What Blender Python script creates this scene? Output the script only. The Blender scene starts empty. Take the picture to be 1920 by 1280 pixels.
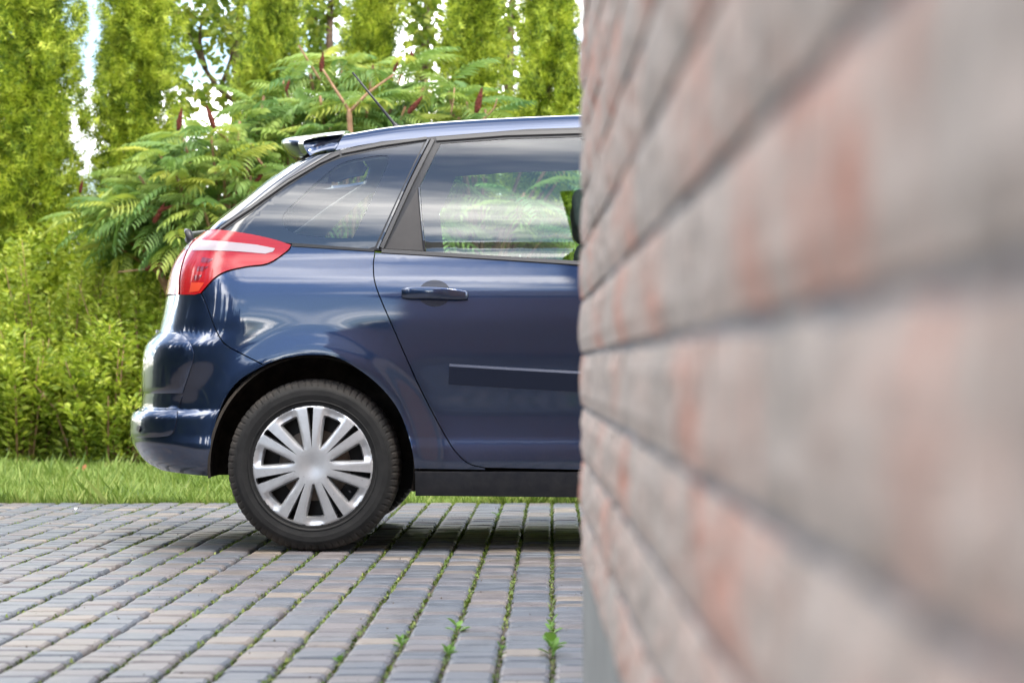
import bpy, bmesh, math, random
import numpy as np
from mathutils import Vector, Matrix
from mathutils.geometry import delaunay_2d_cdt
RND = random.Random(7)
RNG = np.random.default_rng(7)
S = bpy.context.scene
COL = S.collection
R = math.radians

# ------------------------------------------------------------------ camera, sky, sun, exposure
FPX = 85 / 36 * 1920.0            # focal length in photo pixels
PX0, PY0 = 1035.0, 688.0          # principal point (vanishing point of the paving lines)
CAMH = 0.683
cam_d = bpy.data.cameras.new('camera')
cam = bpy.data.objects.new('camera', cam_d); COL.objects.link(cam)
cam.location = (0, 0, CAMH); cam.rotation_euler = (R(90), 0, 0)
cam_d.lens = 85; cam_d.sensor_width = 36
cam_d.shift_x = -(PX0 - 960) / 1920; cam_d.shift_y = (PY0 - 640) / 1920
cam_d.clip_start = 0.02; cam_d.clip_end = 2000
cam_d.dof.use_dof = True; cam_d.dof.focus_distance = 8.95; cam_d.dof.aperture_fstop = 5.4
S.camera = cam
SUN_DIR = Vector((0.27, -0.29, 0.92)).normalized()      # towards the sun: high, behind the camera and a little right
SUN_EL = math.asin(SUN_DIR.z); SUN_AZ = math.atan2(SUN_DIR.x, SUN_DIR.y)
W_ = bpy.data.worlds.new('World'); S.world = W_; W_.use_nodes = True
nt = W_.node_tree; nt.nodes.clear()
def N(t, **k):
    n = nt.nodes.new(t)
    for a, v in k.items(): setattr(n, a, v)
    return n
sky = N('ShaderNodeTexSky', sky_type='NISHITA', sun_disc=False, sun_elevation=SUN_EL, sun_rotation=SUN_AZ)
sky.air_density = 1.0; sky.dust_density = 0.6; sky.ozone_density = 1.0
CLOUD_W = 1.3
tc = N('ShaderNodeTexCoord'); sx = N('ShaderNodeSeparateXYZ'); nt.links.new(tc.outputs['Generated'], sx.inputs[0])
def M(op, a, b=None):
    n = N('ShaderNodeMath', operation=op)
    for i, v in enumerate((a, b)):
        if v is None: continue
        if isinstance(v, (int, float)): n.inputs[i].default_value = v
        else: nt.links.new(v, n.inputs[i])
    return n.outputs[0]
zz = M('ADD', M('MAXIMUM', sx.outputs[2], 0.0), 0.10)
cx = N('ShaderNodeCombineXYZ')
nt.links.new(M('DIVIDE', sx.outputs[0], zz), cx.inputs[0]); nt.links.new(M('DIVIDE', sx.outputs[1], zz), cx.inputs[1])
cn = N('ShaderNodeTexNoise', noise_dimensions='4D'); cn.inputs['W'].default_value = CLOUD_W; cn.inputs['Scale'].default_value = 0.85; cn.inputs['Detail'].default_value = 9
cn.inputs['Roughness'].default_value = 0.58; cn.inputs['Distortion'].default_value = 0.3
nt.links.new(cx.outputs[0], cn.inputs['Vector'])
cr_ = N('ShaderNodeValToRGB'); cr_.color_ramp.elements[0].position = 0.455; cr_.color_ramp.elements[1].position = 0.66
cr_.color_ramp.interpolation = 'EASE'
nt.links.new(cn.outputs['Fac'], cr_.inputs[0])
mx = N('ShaderNodeMix', data_type='RGBA'); nt.links.new(cr_.outputs[0], mx.inputs[0])
nt.links.new(sky.outputs[0], mx.inputs[6]); mx.inputs[7].default_value = (29.0, 28.2, 27.0, 1)
bg = N('ShaderNodeBackground'); bg.inputs['Strength'].default_value = 0.105
nt.links.new(mx.outputs[2], bg.inputs[0])
wo = N('ShaderNodeOutputWorld'); nt.links.new(bg.outputs[0], wo.inputs[0])
sun_d = bpy.data.lights.new('sun', 'SUN'); sun_d.energy = 1.5; sun_d.angle = R(14); sun_d.color = (1.0, 0.93, 0.82)
sun = bpy.data.objects.new('sun', sun_d); COL.objects.link(sun)
sun.rotation_euler = SUN_DIR.to_track_quat('Z', 'Y').to_euler(); sun.location = (8, -12, 20)
S.view_settings.view_transform = 'Standard'; S.view_settings.look = 'None'
S.view_settings.exposure = 1.66; S.view_settings.gamma = 1.0; S.view_settings.use_curve_mapping = False
S.render.engine = 'CYCLES'
S.cycles.use_denoising = True
S.cycles.max_bounces = 8; S.cycles.diffuse_bounces = 3; S.cycles.glossy_bounces = 4
S.cycles.transparent_max_bounces = 16; S.cycles.transmission_bounces = 6
S.cycles.sample_clamp_indirect = 8.0

def world(px, py, Y):
    return ((px - PX0) / FPX * Y, Y, CAMH - (py - PY0) / FPX * Y)
def groundY(py): return FPX * CAMH / (py - PY0)

# ------------------------------------------------------------------ helpers
def tag(o, label=None, cat=None, group=None, kind=None):
    if label: o['label'] = label
    if cat: o['category'] = cat
    if group: o['group'] = group
    if kind: o['kind'] = kind
    return o
def empty(name, loc):
    o = bpy.data.objects.new(name, None); COL.objects.link(o); o.location = loc; o.empty_display_size = 0.1
    return o
def mesh_np(name, V, F, smooth=False):
    V = np.asarray(V, np.float32).reshape(-1, 3)
    me = bpy.data.meshes.new(name)
    if isinstance(F, np.ndarray):
        k = F.shape[1]; nf = F.shape[0]
        me.vertices.add(len(V)); me.vertices.foreach_set('co', V.ravel())
        me.loops.add(nf * k); me.loops.foreach_set('vertex_index', F.astype(np.int32).ravel())
        me.polygons.add(nf); me.polygons.foreach_set('loop_start', np.arange(0, nf * k, k, dtype=np.int32))
    else:
        me.from_pydata(V.tolist(), [], [list(f) for f in F])
    me.update(calc_edges=True)
    me.polygons.foreach_set('use_smooth', np.full(len(me.polygons), smooth))
    return me
def link(name, me, mat=None, parent=None, loc=None):
    o = bpy.data.objects.new(name, me); COL.objects.link(o)
    if mat is not None and not me.materials: me.materials.append(mat)
    if parent is not None: o.parent = parent
    if loc is not None: o.location = loc
    return o
def obj(name, V, F, mat, parent=None, smooth=False, world_coords=False):
    V = np.asarray(V, float).reshape(-1, 3)
    if world_coords and parent is not None:
        p = parent; off = np.zeros(3)
        while p is not None: off += np.array(p.location); p = p.parent
        V = V - off
    return link(name, mesh_np(name, V, F, smooth), mat, parent)
def box(x0, x1, y0, y1, z0, z1):
    V = [(x, y, z) for z in (z0, z1) for y in (y0, y1) for x in (x0, x1)]
    F = [(0, 2, 3, 1), (4, 5, 7, 6), (0, 1, 5, 4), (2, 6, 7, 3), (0, 4, 6, 2), (1, 3, 7, 5)]
    return np.array(V, float), F
def bevel_obj(o, w=0.01, seg=2):
    m = o.modifiers.new('bevel', 'BEVEL'); m.width = w; m.segments = seg; m.limit_method = 'ANGLE'
    return o
def join(parts):
    V, F, n = [], [], 0
    for v, f in parts:
        V.append(np.asarray(v, float).reshape(-1, 3)); F += [tuple(int(i) + n for i in q) for q in f]; n += len(V[-1])
    return np.concatenate(V), F
def tube(pts, rad, k=8, cap=True):
    pts = [Vector(p) for p in pts]; n = len(pts)
    rad = rad if hasattr(rad, '__len__') else [rad] * n
    V, F = [], []
    up = Vector((0.13, 0.21, 0.97))
    for i, p in enumerate(pts):
        t = (pts[min(i + 1, n - 1)] - pts[max(i - 1, 0)]).normalized()
        a = t.cross(up)
        if a.length < 1e-3: a = t.cross(Vector((1, 0, 0)))
        a.normalize(); b = t.cross(a)
        for j in range(k):
            th = 2 * math.pi * j / k
            V.append(tuple(p + (a * math.cos(th) + b * math.sin(th)) * rad[i]))
    for i in range(n - 1):
        for j in range(k):
            F.append((i * k + j, i * k + (j + 1) % k, (i + 1) * k + (j + 1) % k, (i + 1) * k + j))
    if cap:
        F.append(tuple(range(k))[::-1]); F.append(tuple(range((n - 1) * k, n * k)))
    return np.array(V), F
def scatter(tv, tf, Mx, pos):
    """copies of a template (tv,tf tris) under matrices Mx (N,3,3) and positions"""
    n, k = len(pos), len(tv)
    V = np.einsum('nij,kj->nki', Mx, tv) + pos[:, None, :]
    F = (tf[None] + (np.arange(n) * k)[:, None, None]).reshape(-1, 3)
    return V.reshape(-1, 3), F
def frames(d, up, scale):
    """matrix columns: x = side, y = along d, z = normal"""
    d = d / np.linalg.norm(d, axis=1, keepdims=True)
    x = np.cross(d, up); x /= np.maximum(np.linalg.norm(x, axis=1, keepdims=True), 1e-6)
    z = np.cross(x, d)
    return np.stack([x, d, z], axis=2) * np.asarray(scale).reshape(-1, 1, 1)
def catmull(P, n=8, closed=False):
    P = [np.array(p, float) for p in P]; out = []
    m = len(P)
    rng = range(m) if closed else range(m - 1)
    for i in rng:
        p0 = P[(i - 1) % m] if closed or i > 0 else P[0] * 2 - P[1]
        p1, p2 = P[i], P[(i + 1) % m]
        p3 = P[(i + 2) % m] if closed or i + 2 < m else P[-1] * 2 - P[-2]
        for j in range(n):
            t = j / n
            out.append(0.5 * ((2 * p1) + (p2 - p0) * t + (2 * p0 - 5 * p1 + 4 * p2 - p3) * t * t + (3 * p1 - p0 - 3 * p2 + p3) * t ** 3))
    if not closed: out.append(P[-1])
    return [tuple(p) for p in out]
def pchip(xs, ys):
    xs = np.array(xs, float); ys = np.array(ys, float)
    if xs[0] > xs[-1]: xs, ys = xs[::-1], ys[::-1]
    h = np.diff(xs); dl = np.diff(ys) / h; m = np.zeros(len(xs))
    for i in range(1, len(xs) - 1):
        if dl[i - 1] * dl[i] > 0:
            w1, w2 = 2 * h[i] + h[i - 1], h[i] + 2 * h[i - 1]
            m[i] = (w1 + w2) / (w1 / dl[i - 1] + w2 / dl[i])
    m[0], m[-1] = dl[0], dl[-1]
    def f(x):
        x = np.clip(np.asarray(x, float), xs[0], xs[-1])
        i = np.clip(np.searchsorted(xs, x) - 1, 0, len(h) - 1)
        t = (x - xs[i]) / h[i]
        return ((1 + 2 * t) * (1 - t) ** 2 * ys[i] + t * (1 - t) ** 2 * h[i] * m[i] + t * t * (3 - 2 * t) * ys[i + 1] + t * t * (t - 1) * h[i] * m[i + 1])
    return f

# ------------------------------------------------------------------ materials
def mat(name, base=(0.5, 0.5, 0.5), rough=0.5, metal=0.0, spec=0.5, coat=0.0, coat_rough=0.03):
    m = bpy.data.materials.new(name); m.use_nodes = True
    b = m.node_tree.nodes['Principled BSDF']
    b.inputs['Base Color'].default_value = (*base, 1); b.inputs['Roughness'].default_value = rough
    b.inputs['Metallic'].default_value = metal; b.inputs['Specular IOR Level'].default_value = spec
    b.inputs['Coat Weight'].default_value = coat; b.inputs['Coat Roughness'].default_value = coat_rough; b.inputs['Coat IOR'].default_value = 1.5 if coat < 1 else 1.85
    return m
class G:                                    # tiny node graph helper
    def __init__(s, m): s.t = m.node_tree; s.b = s.t.nodes['Principled BSDF']; s.out = s.t.nodes['Material Output']
    def n(s, typ, ins=None, **k):
        nd = s.t.nodes.new(typ)
        for a, v in k.items(): setattr(nd, a, v)
        for a, v in (ins or {}).items():
            if hasattr(v, 'is_output'): s.t.links.new(v, nd.inputs[a])
            else: nd.inputs[a].default_value = v
        return nd
    def l(s, o, i): s.t.links.new(o, i)
    def noise(s, scale, detail=4, rough=0.55, vec=None, dist=0.0):
        nd = s.n('ShaderNodeTexNoise', {'Scale': scale, 'Detail': detail, 'Roughness': rough, 'Distortion': dist})
        if vec is not None: s.l(vec, nd.inputs['Vector'])
        return nd.outputs['Fac']
    def ramp(s, fac, stops, interp='LINEAR'):
        nd = s.n('ShaderNodeValToRGB'); e = nd.color_ramp.elements; nd.color_ramp.interpolation = interp
        while len(e) < len(stops): e.new(0.5)
        for k, (p, c) in zip(e, stops): k.position = p; k.color = (*c, 1) if len(c) == 3 else c
        s.l(fac, nd.inputs[0]); return nd.outputs[0]
    def mix(s, f, a, b, mode='MIX'):
        nd = s.n('ShaderNodeMix', data_type='RGBA', blend_type=mode)
        for i, v in ((0, f), (6, a), (7, b)):
            if hasattr(v, 'is_output'): s.l(v, nd.inputs[i])
            else: nd.inputs[i].default_value = v if i == 0 else (*v, 1)
        return nd.outputs[2]
    def math(s, op, a, b=0.0):
        nd = s.n('ShaderNodeMath', operation=op)
        for i, v in ((0, a), (1, b)):
            if hasattr(v, 'is_output'): s.l(v, nd.inputs[i])
            else: nd.inputs[i].default_value = v
        return nd.outputs[0]
    def bump(s, h, strength=0.3, dist=0.01):
        nd = s.n('ShaderNodeBump', {'Strength': strength, 'Distance': dist}); s.l(h, nd.inputs['Height'])
        s.l(nd.outputs[0], s.b.inputs['Normal'])
    def pos(s): return s.n('ShaderNodeNewGeometry').outputs['Position']
    def objc(s): return s.n('ShaderNodeTexCoord').outputs['Object']
def V3(v): return (v, v, v)

def leaf_mat(name, stops, rnd='island', trans=0.35, rough=0.5, spec=0.35, nscale=1.7, rk=0.7, nk=1.0):
    m = mat(name, rough=rough, spec=spec); g = G(m)
    if rnd == 'island': r = g.n('ShaderNodeNewGeometry').outputs['Random Per Island']
    else: r = g.n('ShaderNodeObjectInfo').outputs['Random']
    big = g.noise(nscale, 2, vec=g.pos())
    f = g.math('ADD', g.math('MULTIPLY', r, rk), g.math('MULTIPLY', g.math('SUBTRACT', big, 0.35), nk))
    c = g.ramp(f, stops)
    g.l(c, g.b.inputs['Base Color'])
    tr = g.n('ShaderNodeBsdfTranslucent'); g.l(g.mix(1.0, c, (1.0, 1.0, 0.65), 'MULTIPLY'), tr.inputs[0])
    ms = g.n('ShaderNodeMixShader', {0: trans}); g.l(g.b.outputs[0], ms.inputs[1]); g.l(tr.outputs[0], ms.inputs[2])
    g.l(ms.outputs[0], g.out.inputs[0])
    return m

def paver_mat(name, rnd):
    m = mat(name, rough=0.5, spec=0.55); g = G(m)
    if rnd == 'island': r = g.n('ShaderNodeNewGeometry').outputs['Random Per Island']
    else: r = g.n('ShaderNodeObjectInfo').outputs['Random']
    c = g.ramp(r, [(0.0, (0.074, 0.084, 0.100)), (0.34, (0.092, 0.101, 0.117)), (0.52, (0.106, 0.104, 0.113)), (0.70, (0.122, 0.110, 0.112)),
                   (0.86, (0.130, 0.114, 0.108)), (0.95, (0.152, 0.130, 0.112)), (1.0, (0.200, 0.166, 0.134))])
    p = g.pos()
    n1 = g.noise(9.0, 3, vec=p); n2 = g.noise(160.0, 3, 0.7, vec=p); n3 = g.noise(2.0, 3, vec=p)
    c = g.mix(1.0, c, g.ramp(n1, [(0.3, V3(0.80)), (0.7, V3(1.16))]), 'MULTIPLY')
    c = g.mix(1.0, c, g.ramp(n2, [(0.3, V3(0.80)), (0.7, V3(1.14))]), 'MULTIPLY')
    c = g.mix(g.ramp(n3, [(0.52, V3(0)), (0.8, V3(0.35))]), c, (0.10, 0.084, 0.068))
    g.l(c, g.b.inputs['Base Color'])
    g.l(g.ramp(n1, [(0.3, V3(0.40)), (0.7, V3(0.58))]), g.b.inputs['Roughness'])
    g.bump(n2, 0.25, 0.002)
    return m
M_PAVE = paver_mat('concrete_paver', 'object'); M_PAVE_F = paver_mat('concrete_paver_field', 'island')

def noisy(name, c0, c1, scale, rough=0.9, bump=0.0, spec=0.3, detail=5):
    m = mat(name, rough=rough, spec=spec); g = G(m); n = g.noise(scale, detail, 0.6, vec=g.pos())
    g.l(g.ramp(n, [(0.3, c0), (0.7, c1)]), g.b.inputs['Base Color'])
    if bump: g.bump(n, bump, 0.01)
    return m
M_BED = noisy('joint_sand', (0.05, 0.042, 0.032), (0.12, 0.10, 0.08), 60, 0.95, 0.3)
M_SOIL = noisy('lawn_soil', (0.045, 0.055, 0.02), (0.10, 0.14, 0.035), 25, 0.95, 0.4)
M_GROUND = noisy('ground_far', (0.07, 0.09, 0.035), (0.13, 0.16, 0.06), 0.6, 0.95)
M_MOSS = leaf_mat('moss', [(0.0, (0.045, 0.075, 0.015)), (0.5, (0.10, 0.16, 0.025)), (1.0, (0.23, 0.26, 0.05))], trans=0.2)
M_GRASS = leaf_mat('grass_blade', [(0.0, (0.10, 0.17, 0.03)), (0.5, (0.21, 0.31, 0.055)), (1.0, (0.42, 0.46, 0.15))], trans=0.35)
M_THUJA = leaf_mat('thuja_spray', [(0.0, (0.040, 0.08, 0.012)), (0.30, (0.17, 0.26, 0.026)), (0.58, (0.46, 0.55, 0.055)), (1.0, (0.76, 0.79, 0.12))], trans=0.24, rough=0.6, nscale=5.0, rk=0.62, nk=1.1)
M_SHRUB = leaf_mat('shrub_leaf', [(0.0, (0.11, 0.18, 0.026)), (0.45, (0.33, 0.43, 0.055)), (1.0, (0.62, 0.66, 0.13))], trans=0.45, rough=0.42)
M_SUMAC = leaf_mat('sumac_leaf', [(0.0, (0.11, 0.22, 0.075)), (0.4, (0.22, 0.35, 0.10)), (0.75, (0.36, 0.46, 0.11)), (1.0, (0.54, 0.54, 0.10))], rnd='object', trans=0.35, rough=0.5)
M_BROAD = leaf_mat('broad_leaf', [(0.0, (0.10, 0.17, 0.03)), (0.5, (0.22, 0.30, 0.05)), (1.0, (0.42, 0.42, 0.08))], trans=0.5)
M_WEED = leaf_mat('weed_leaf', [(0.0, (0.09, 0.2, 0.035)), (1.0, (0.2, 0.36, 0.08))], trans=0.3)
M_FAR = leaf_mat('far_conifer', [(0.0, (0.02, 0.04, 0.015)), (1.0, (0.06, 0.09, 0.03))], trans=0.1)
M_BARK = noisy('bark', (0.07, 0.045, 0.03), (0.19, 0.13, 0.09), 30, 0.9, 0.5)
M_SUMBARK = noisy('sumac_bark', (0.20, 0.11, 0.06), (0.42, 0.25, 0.15), 22, 0.8, 0.3)
M_CONE = noisy('sumac_fruit', (0.05, 0.012, 0.009), (0.17, 0.034, 0.016), 70, 0.8, 0.9)
M_DEADLEAF = noisy('dead_leaf', (0.17, 0.06, 0.02), (0.30, 0.12, 0.035), 40, 0.7)
M_TWIG = noisy('twig', (0.05, 0.035, 0.025), (0.12, 0.09, 0.06), 40, 0.9)

def brick_mat():
    m = mat('split_brick', rough=0.88, spec=0.25); g = G(m); p = g.pos()
    r = g.n('ShaderNodeObjectInfo').outputs['Random']; isl = g.n('ShaderNodeNewGeometry').outputs['Random Per Island']
    n0 = g.noise(13.0, 5, 0.62, vec=p); n1 = g.noise(38.0, 4, 0.6, vec=p); n2 = g.noise(75.0, 5, 0.7, vec=p)
    f = g.math('ADD', g.math('MULTIPLY', g.math('FRACT', g.math('ADD', r, isl)), 0.22), g.math('MULTIPLY', n0, 0.84))
    c = g.ramp(f, [(0.32, (0.295, 0.262, 0.236)), (0.45, (0.375, 0.325, 0.292)), (0.55, (0.400, 0.325, 0.285)), (0.62, (0.420, 0.295, 0.250)), (0.69, (0.43, 0.235, 0.182)), (0.78, (0.42, 0.165, 0.112))])
    c = g.mix(g.ramp(n1, [(0.50, V3(0)), (0.66, V3(0.75))]), c, (0.34, 0.30, 0.27))
    c = g.mix(1.0, c, g.ramp(n2, [(0.30, V3(0.84)), (0.50, V3(1.14)), (0.72, V3(1.42))]), 'MULTIPLY')
    g.l(c, g.b.inputs['Base Color']); g.bump(g.math('ADD', n2, n1), 0.5, 0.004)
    return m
M_BRICK = brick_mat()
M_MORTAR = noisy('mortar', (0.165, 0.178, 0.196), (0.225, 0.238, 0.256), 60, 0.95, 0.4)
M_PLINTH = noisy('plinth_render', (0.17, 0.175, 0.168), (0.27, 0.275, 0.265), 12, 0.9, 0.3)
M_ROOF = noisy('roof_tile', (0.05, 0.04, 0.04), (0.10, 0.08, 0.075), 12, 0.7)
def house_wall_mat():
    m = mat('far_brickwork', rough=0.9, spec=0.25); g = G(m)
    bt = g.n('ShaderNodeTexBrick', {'Scale': 1.0, 'Mortar Size': 0.006, 'Brick Width': 0.26, 'Row Height': 0.08,
        'Color1': (0.38, 0.30, 0.26, 1), 'Color2': (0.40, 0.20, 0.14, 1), 'Mortar': (0.17, 0.18, 0.19, 1)})
    s = g.n('ShaderNodeSeparateXYZ'); g.l(g.pos(), s.inputs[0]); c = g.n('ShaderNodeCombineXYZ')
    g.l(g.math('ADD', s.outputs[0], s.outputs[1]), c.inputs[0]); g.l(s.outputs[2], c.inputs[1]); g.l(c.outputs[0], bt.inputs['Vector'])
    g.l(bt.outputs[0], g.b.inputs['Base Color']); return m
M_HWALL = house_wall_mat()

def paint_mat():
    m = mat('navy_metallic_paint', (0.012, 0.020, 0.062), 0.30, 0.9, 0.5, 1.0, 0.012); g = G(m)
    p = g.pos(); n = g.noise(3.0, 5, 0.65, vec=p); fl = g.noise(1500.0, 1, vec=p)
    c = g.mix(1.0, (0.0215, 0.0395, 0.0930), g.ramp(fl, [(0.3, V3(0.75)), (0.7, V3(1.3))]), 'MULTIPLY')
    s = g.n('ShaderNodeSeparateXYZ'); g.l(p, s.inputs[0])
    low = g.n('ShaderNodeMapRange', {'From Min': 0.42, 'From Max': 0.18, 'To Min': 0.0, 'To Max': 1.0}); g.l(s.outputs[2], low.inputs[0])
    speck = g.ramp(g.noise(210.0, 3, 0.6, vec=p), [(0.60, V3(0)), (0.68, V3(1))])
    film = g.math('MULTIPLY', g.ramp(g.noise(7.0, 5, 0.7, vec=p), [(0.35, V3(0)), (0.75, V3(1))]), 0.35)
    dust = g.math('MULTIPLY', low.outputs[0], g.math('MAXIMUM', g.math('MULTIPLY', speck, 0.5), film))
    c = g.mix(dust, c, (0.20, 0.17, 0.145))
    g.l(c, g.b.inputs['Base Color'])
    g.l(g.math('SUBTRACT', 1.0, g.math('MULTIPLY', dust, 1.6)), g.b.inputs['Coat Weight'])
    g.l(g.ramp(n, [(0.35, V3(0.006)), (0.75, V3(0.035))]), g.b.inputs['Coat Roughness'])
    bp = g.n('ShaderNodeBump', {'Strength': 0.035, 'Distance': 0.0006}); g.l(g.noise(420.0, 2, vec=p), bp.inputs['Height']); g.l(bp.outputs[0], g.b.inputs['Coat Normal'])
    return m
M_PAINT = paint_mat()
M_BLACKGLOSS = mat('black_gloss', (0.006, 0.006, 0.008), 0.08, 0, 0.5, 1.0, 0.01)
M_TRIM = noisy('satin_black_trim', (0.022, 0.022, 0.024), (0.034, 0.034, 0.036), 40, 0.42, 0, 0.5)
M_TRIMGREY = mat('grey_trim_strip', (0.075, 0.073, 0.072), 0.34, 0, 0.5)
M_MATTE = noisy('matte_panel', (0.055, 0.052, 0.052), (0.072, 0.068, 0.066), 14, 0.55, 0, 0.4)
M_GAP = mat('rubber_black', (0.006, 0.006, 0.006), 0.8, 0, 0.2)
M_LINER = noisy('wheel_liner', (0.014, 0.012, 0.010), (0.052, 0.042, 0.033), 18, 0.95, 0.3, 0.2)
M_UNDER = mat('underbody', (0.008, 0.008, 0.008), 0.9, 0, 0.2)
def tyre_mat():
    m = mat('tyre_rubber', rough=0.72, spec=0.3); g = G(m); p = g.objc(); n = g.noise(14, 5, 0.65, vec=p); n2 = g.noise(90, 3, vec=p)
    s = g.n('ShaderNodeSeparateXYZ'); g.l(p, s.inputs[0])
    r = g.math('SQRT', g.math('ADD', g.math('POWER', s.outputs[0], 2.0), g.math('POWER', s.outputs[2], 2.0)))
    edge = g.n('ShaderNodeMapRange', {'From Min': 0.287, 'From Max': 0.312}); g.l(r, edge.inputs[0])
    d = g.math('MULTIPLY', edge.outputs[0], g.ramp(g.noise(10, 5, 0.7, vec=p), [(0.38, V3(0.1)), (0.66, V3(1))]))
    c = g.ramp(n, [(0.3, (0.007, 0.007, 0.0073)), (0.72, (0.019, 0.0185, 0.018))])
    c = g.mix(d, c, (0.062, 0.053, 0.045)); g.l(c, g.b.inputs['Base Color']); g.bump(n2, 0.3, 0.002); return m
M_TYRE = tyre_mat()
def hub_mat():
    m = mat('silver_wheel_trim', rough=0.36, metal=0.75); g = G(m); p = g.objc(); n = g.noise(16, 5, 0.7, vec=p); sp = g.noise(120, 3, vec=p)
    c = g.ramp(n, [(0.3, (0.48, 0.485, 0.495)), (0.75, (0.60, 0.605, 0.615))])
    c = g.mix(g.ramp(sp, [(0.66, V3(0)), (0.74, V3(0.55))]), c, (0.22, 0.19, 0.16)); g.l(c, g.b.inputs['Base Color']); return m
M_HUB = hub_mat()
M_STEEL = noisy('steel_wheel', (0.010, 0.010, 0.010), (0.03, 0.028, 0.026), 20, 0.6, 0, 0.4)
M_BRAKE = noisy('rusty_brake_disc', (0.17, 0.13, 0.10), (0.34, 0.28, 0.23), 30, 0.6)
def glass_mat(name, tint, ior=2.0):
    m = bpy.data.materials.new(name); m.use_nodes = True; t = m.node_tree; t.nodes.clear()
    o = t.nodes.new('ShaderNodeOutputMaterial'); mxs = t.nodes.new('ShaderNodeMixShader'); fr = t.nodes.new('ShaderNodeFresnel')
    fr.inputs[0].default_value = ior; tr = t.nodes.new('ShaderNodeBsdfTransparent'); tr.inputs[0].default_value = (*tint, 1)
    gl = t.nodes.new('ShaderNodeBsdfGlossy'); gl.inputs['Roughness'].default_value = 0.004; gl.inputs[0].default_value = (1, 1, 1, 1)
    t.links.new(fr.outputs[0], mxs.inputs[0]); t.links.new(tr.outputs[0], mxs.inputs[1]); t.links.new(gl.outputs[0], mxs.inputs[2]); t.links.new(mxs.outputs[0], o.inputs[0])
    return m
M_GLASS = glass_mat('green_tinted_glass', (0.80, 0.92, 0.85))
M_GLASSD = mat('fritted_glass', (0.006, 0.008, 0.012), 0.02, 0, 0.5); M_GLASSD.node_tree.nodes['Principled BSDF'].inputs['IOR'].default_value = 2.0
def lamp_mat(name, c0, c1, sc):
    m = mat(name, rough=0.22, coat=0.6, coat_rough=0.01); g = G(m)
    w = g.n('ShaderNodeTexWave', {'Scale': sc, 'Distortion': 0.0}, bands_direction='Z'); g.l(g.pos(), w.inputs['Vector'])
    g.l(g.ramp(w.outputs['Fac'], [(0.2, c0), (0.8, c1)]), g.b.inputs['Base Color']); return m
M_LAMPRED = lamp_mat('red_lamp_lens', (0.34, 0.003, 0.006), (0.48, 0.007, 0.010), 60)
M_LAMPDARK = mat('dark_red_lamp', (0.20, 0.006, 0.012), 0.2, 0, 0.5, 1.0, 0.01)
M_LAMPORANGE = mat('orange_red_lamp', (0.72, 0.07, 0.03), 0.2, 0, 0.5, 1.0, 0.01)
M_LAMPWHITE = lamp_mat('white_lamp_lens', (0.40, 0.33, 0.35), (0.56, 0.50, 0.52), 90)
M_HEADLAMP = mat('headlamp_lens', (0.5, 0.52, 0.55), 0.08, 0.6, 0.5, 1.0, 0.01)
M_SEAT = noisy('grey_seat_cloth', (0.42, 0.44, 0.42), (0.52, 0.54, 0.52), 60, 0.95)
M_LININGLIGHT = mat('headlining', (0.72, 0.72, 0.70), 0.95, 0, 0.2)
M_LININGDARK = mat('dark_lining', (0.09, 0.092, 0.092), 0.8, 0, 0.3)
# ================================================================== LARGE STRUCTURE
# ---- ground to the horizon, lawn, paving
def sheet(name, x0, x1, y0, y1, z, m, parent=None):
    V = [(x0, y0, z), (x1, y0, z), (x1, y1, z), (x0, y1, z)]
    return obj(name, V, [(0, 1, 2, 3)], m, parent)
tag(sheet('ground', -900, 900, -900, 1500, -0.10, M_GROUND), kind='structure')
PAVE_END = 12.22
paving = empty('paving', (0, 0, 0)); tag(paving, kind='structure')
obj('joint_bed', *join([box(-14, 9, -20, PAVE_END, -0.09, -0.0165)]), M_BED, paving)
PITCH = 0.1242
def paver_mesh(L, var, wd=PITCH - 0.0115):
    r = np.random.default_rng(var * 100 + int(L * 1000))
    hx, hy = wd / 2, L / 2 - 0.0036
    base = []
    c = 0.013 + 0.006 * r.random()
    for sx_, sy_ in ((1, 1), (-1, 1), (-1, -1), (1, -1)):
        pts = [(hx, hy - c), (hx - c * 0.3, hy - c * 0.3), (hx - c, hy)]
        if sx_ * sy_ < 0: pts = pts[::-1]
        base += [(sx_ * x, sy_ * y) for x, y in pts]
    base = np.array(base); base += r.normal(0, 0.0012, base.shape)
    V = []
    for k, (sh, z) in enumerate(((0.0, -0.03), (0.0, -0.0105), (0.0026, -0.0042), (0.0095, 0.0))):
        q = base * (1 - sh / np.array([hx, hy])); V.append(np.column_stack([q, np.full(12, z) + (r.normal(0, 0.0005, 12) if k == 3 else 0)]))
    V = np.concatenate(V); F = []
    for k in range(3):
        for i in range(12): F.append((k * 12 + i, k * 12 + (i + 1) % 12, (k + 1) * 12 + (i + 1) % 12, (k + 1) * 12 + i))
    F.append(tuple(range(36, 48)))
    return V, F
LENS = (0.088, 0.105, 0.121, 0.121, 0.150)
PV = {(L, v): paver_mesh(L, v) for L in set(LENS) for v in range(3)}
PM = {}
for k, (V, F) in PV.items():
    me = mesh_np('paver', V, F, False); me.materials.append(M_PAVE); PM[k] = me
cells = []
for ci in range(-34, 30):
    xc = (ci + 0.5) * PITCH; y = PAVE_END - RND.random() * 0.02
    while y > 3.0:
        L = RND.choice(LENS); yc = y - L / 2; y -= L
        if xc > 0.02 and yc < 3.95: continue
        cells.append((xc, yc, L, RND.randrange(3), RND.gauss(0, 0.0012), RND.gauss(0, 0.006), RND.gauss(0, 0.007), RND.randrange(2)))
def in_view(c):
    px = PX0 + c[0] / c[1] * FPX; py = PY0 + CAMH / c[1] * FPX
    return -10 < px < 1105 and py < 1285
vis = sorted([c for c in cells if in_view(c)], key=lambda c: c[1])[:298]
near = set(id(c) for c in vis)
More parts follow.
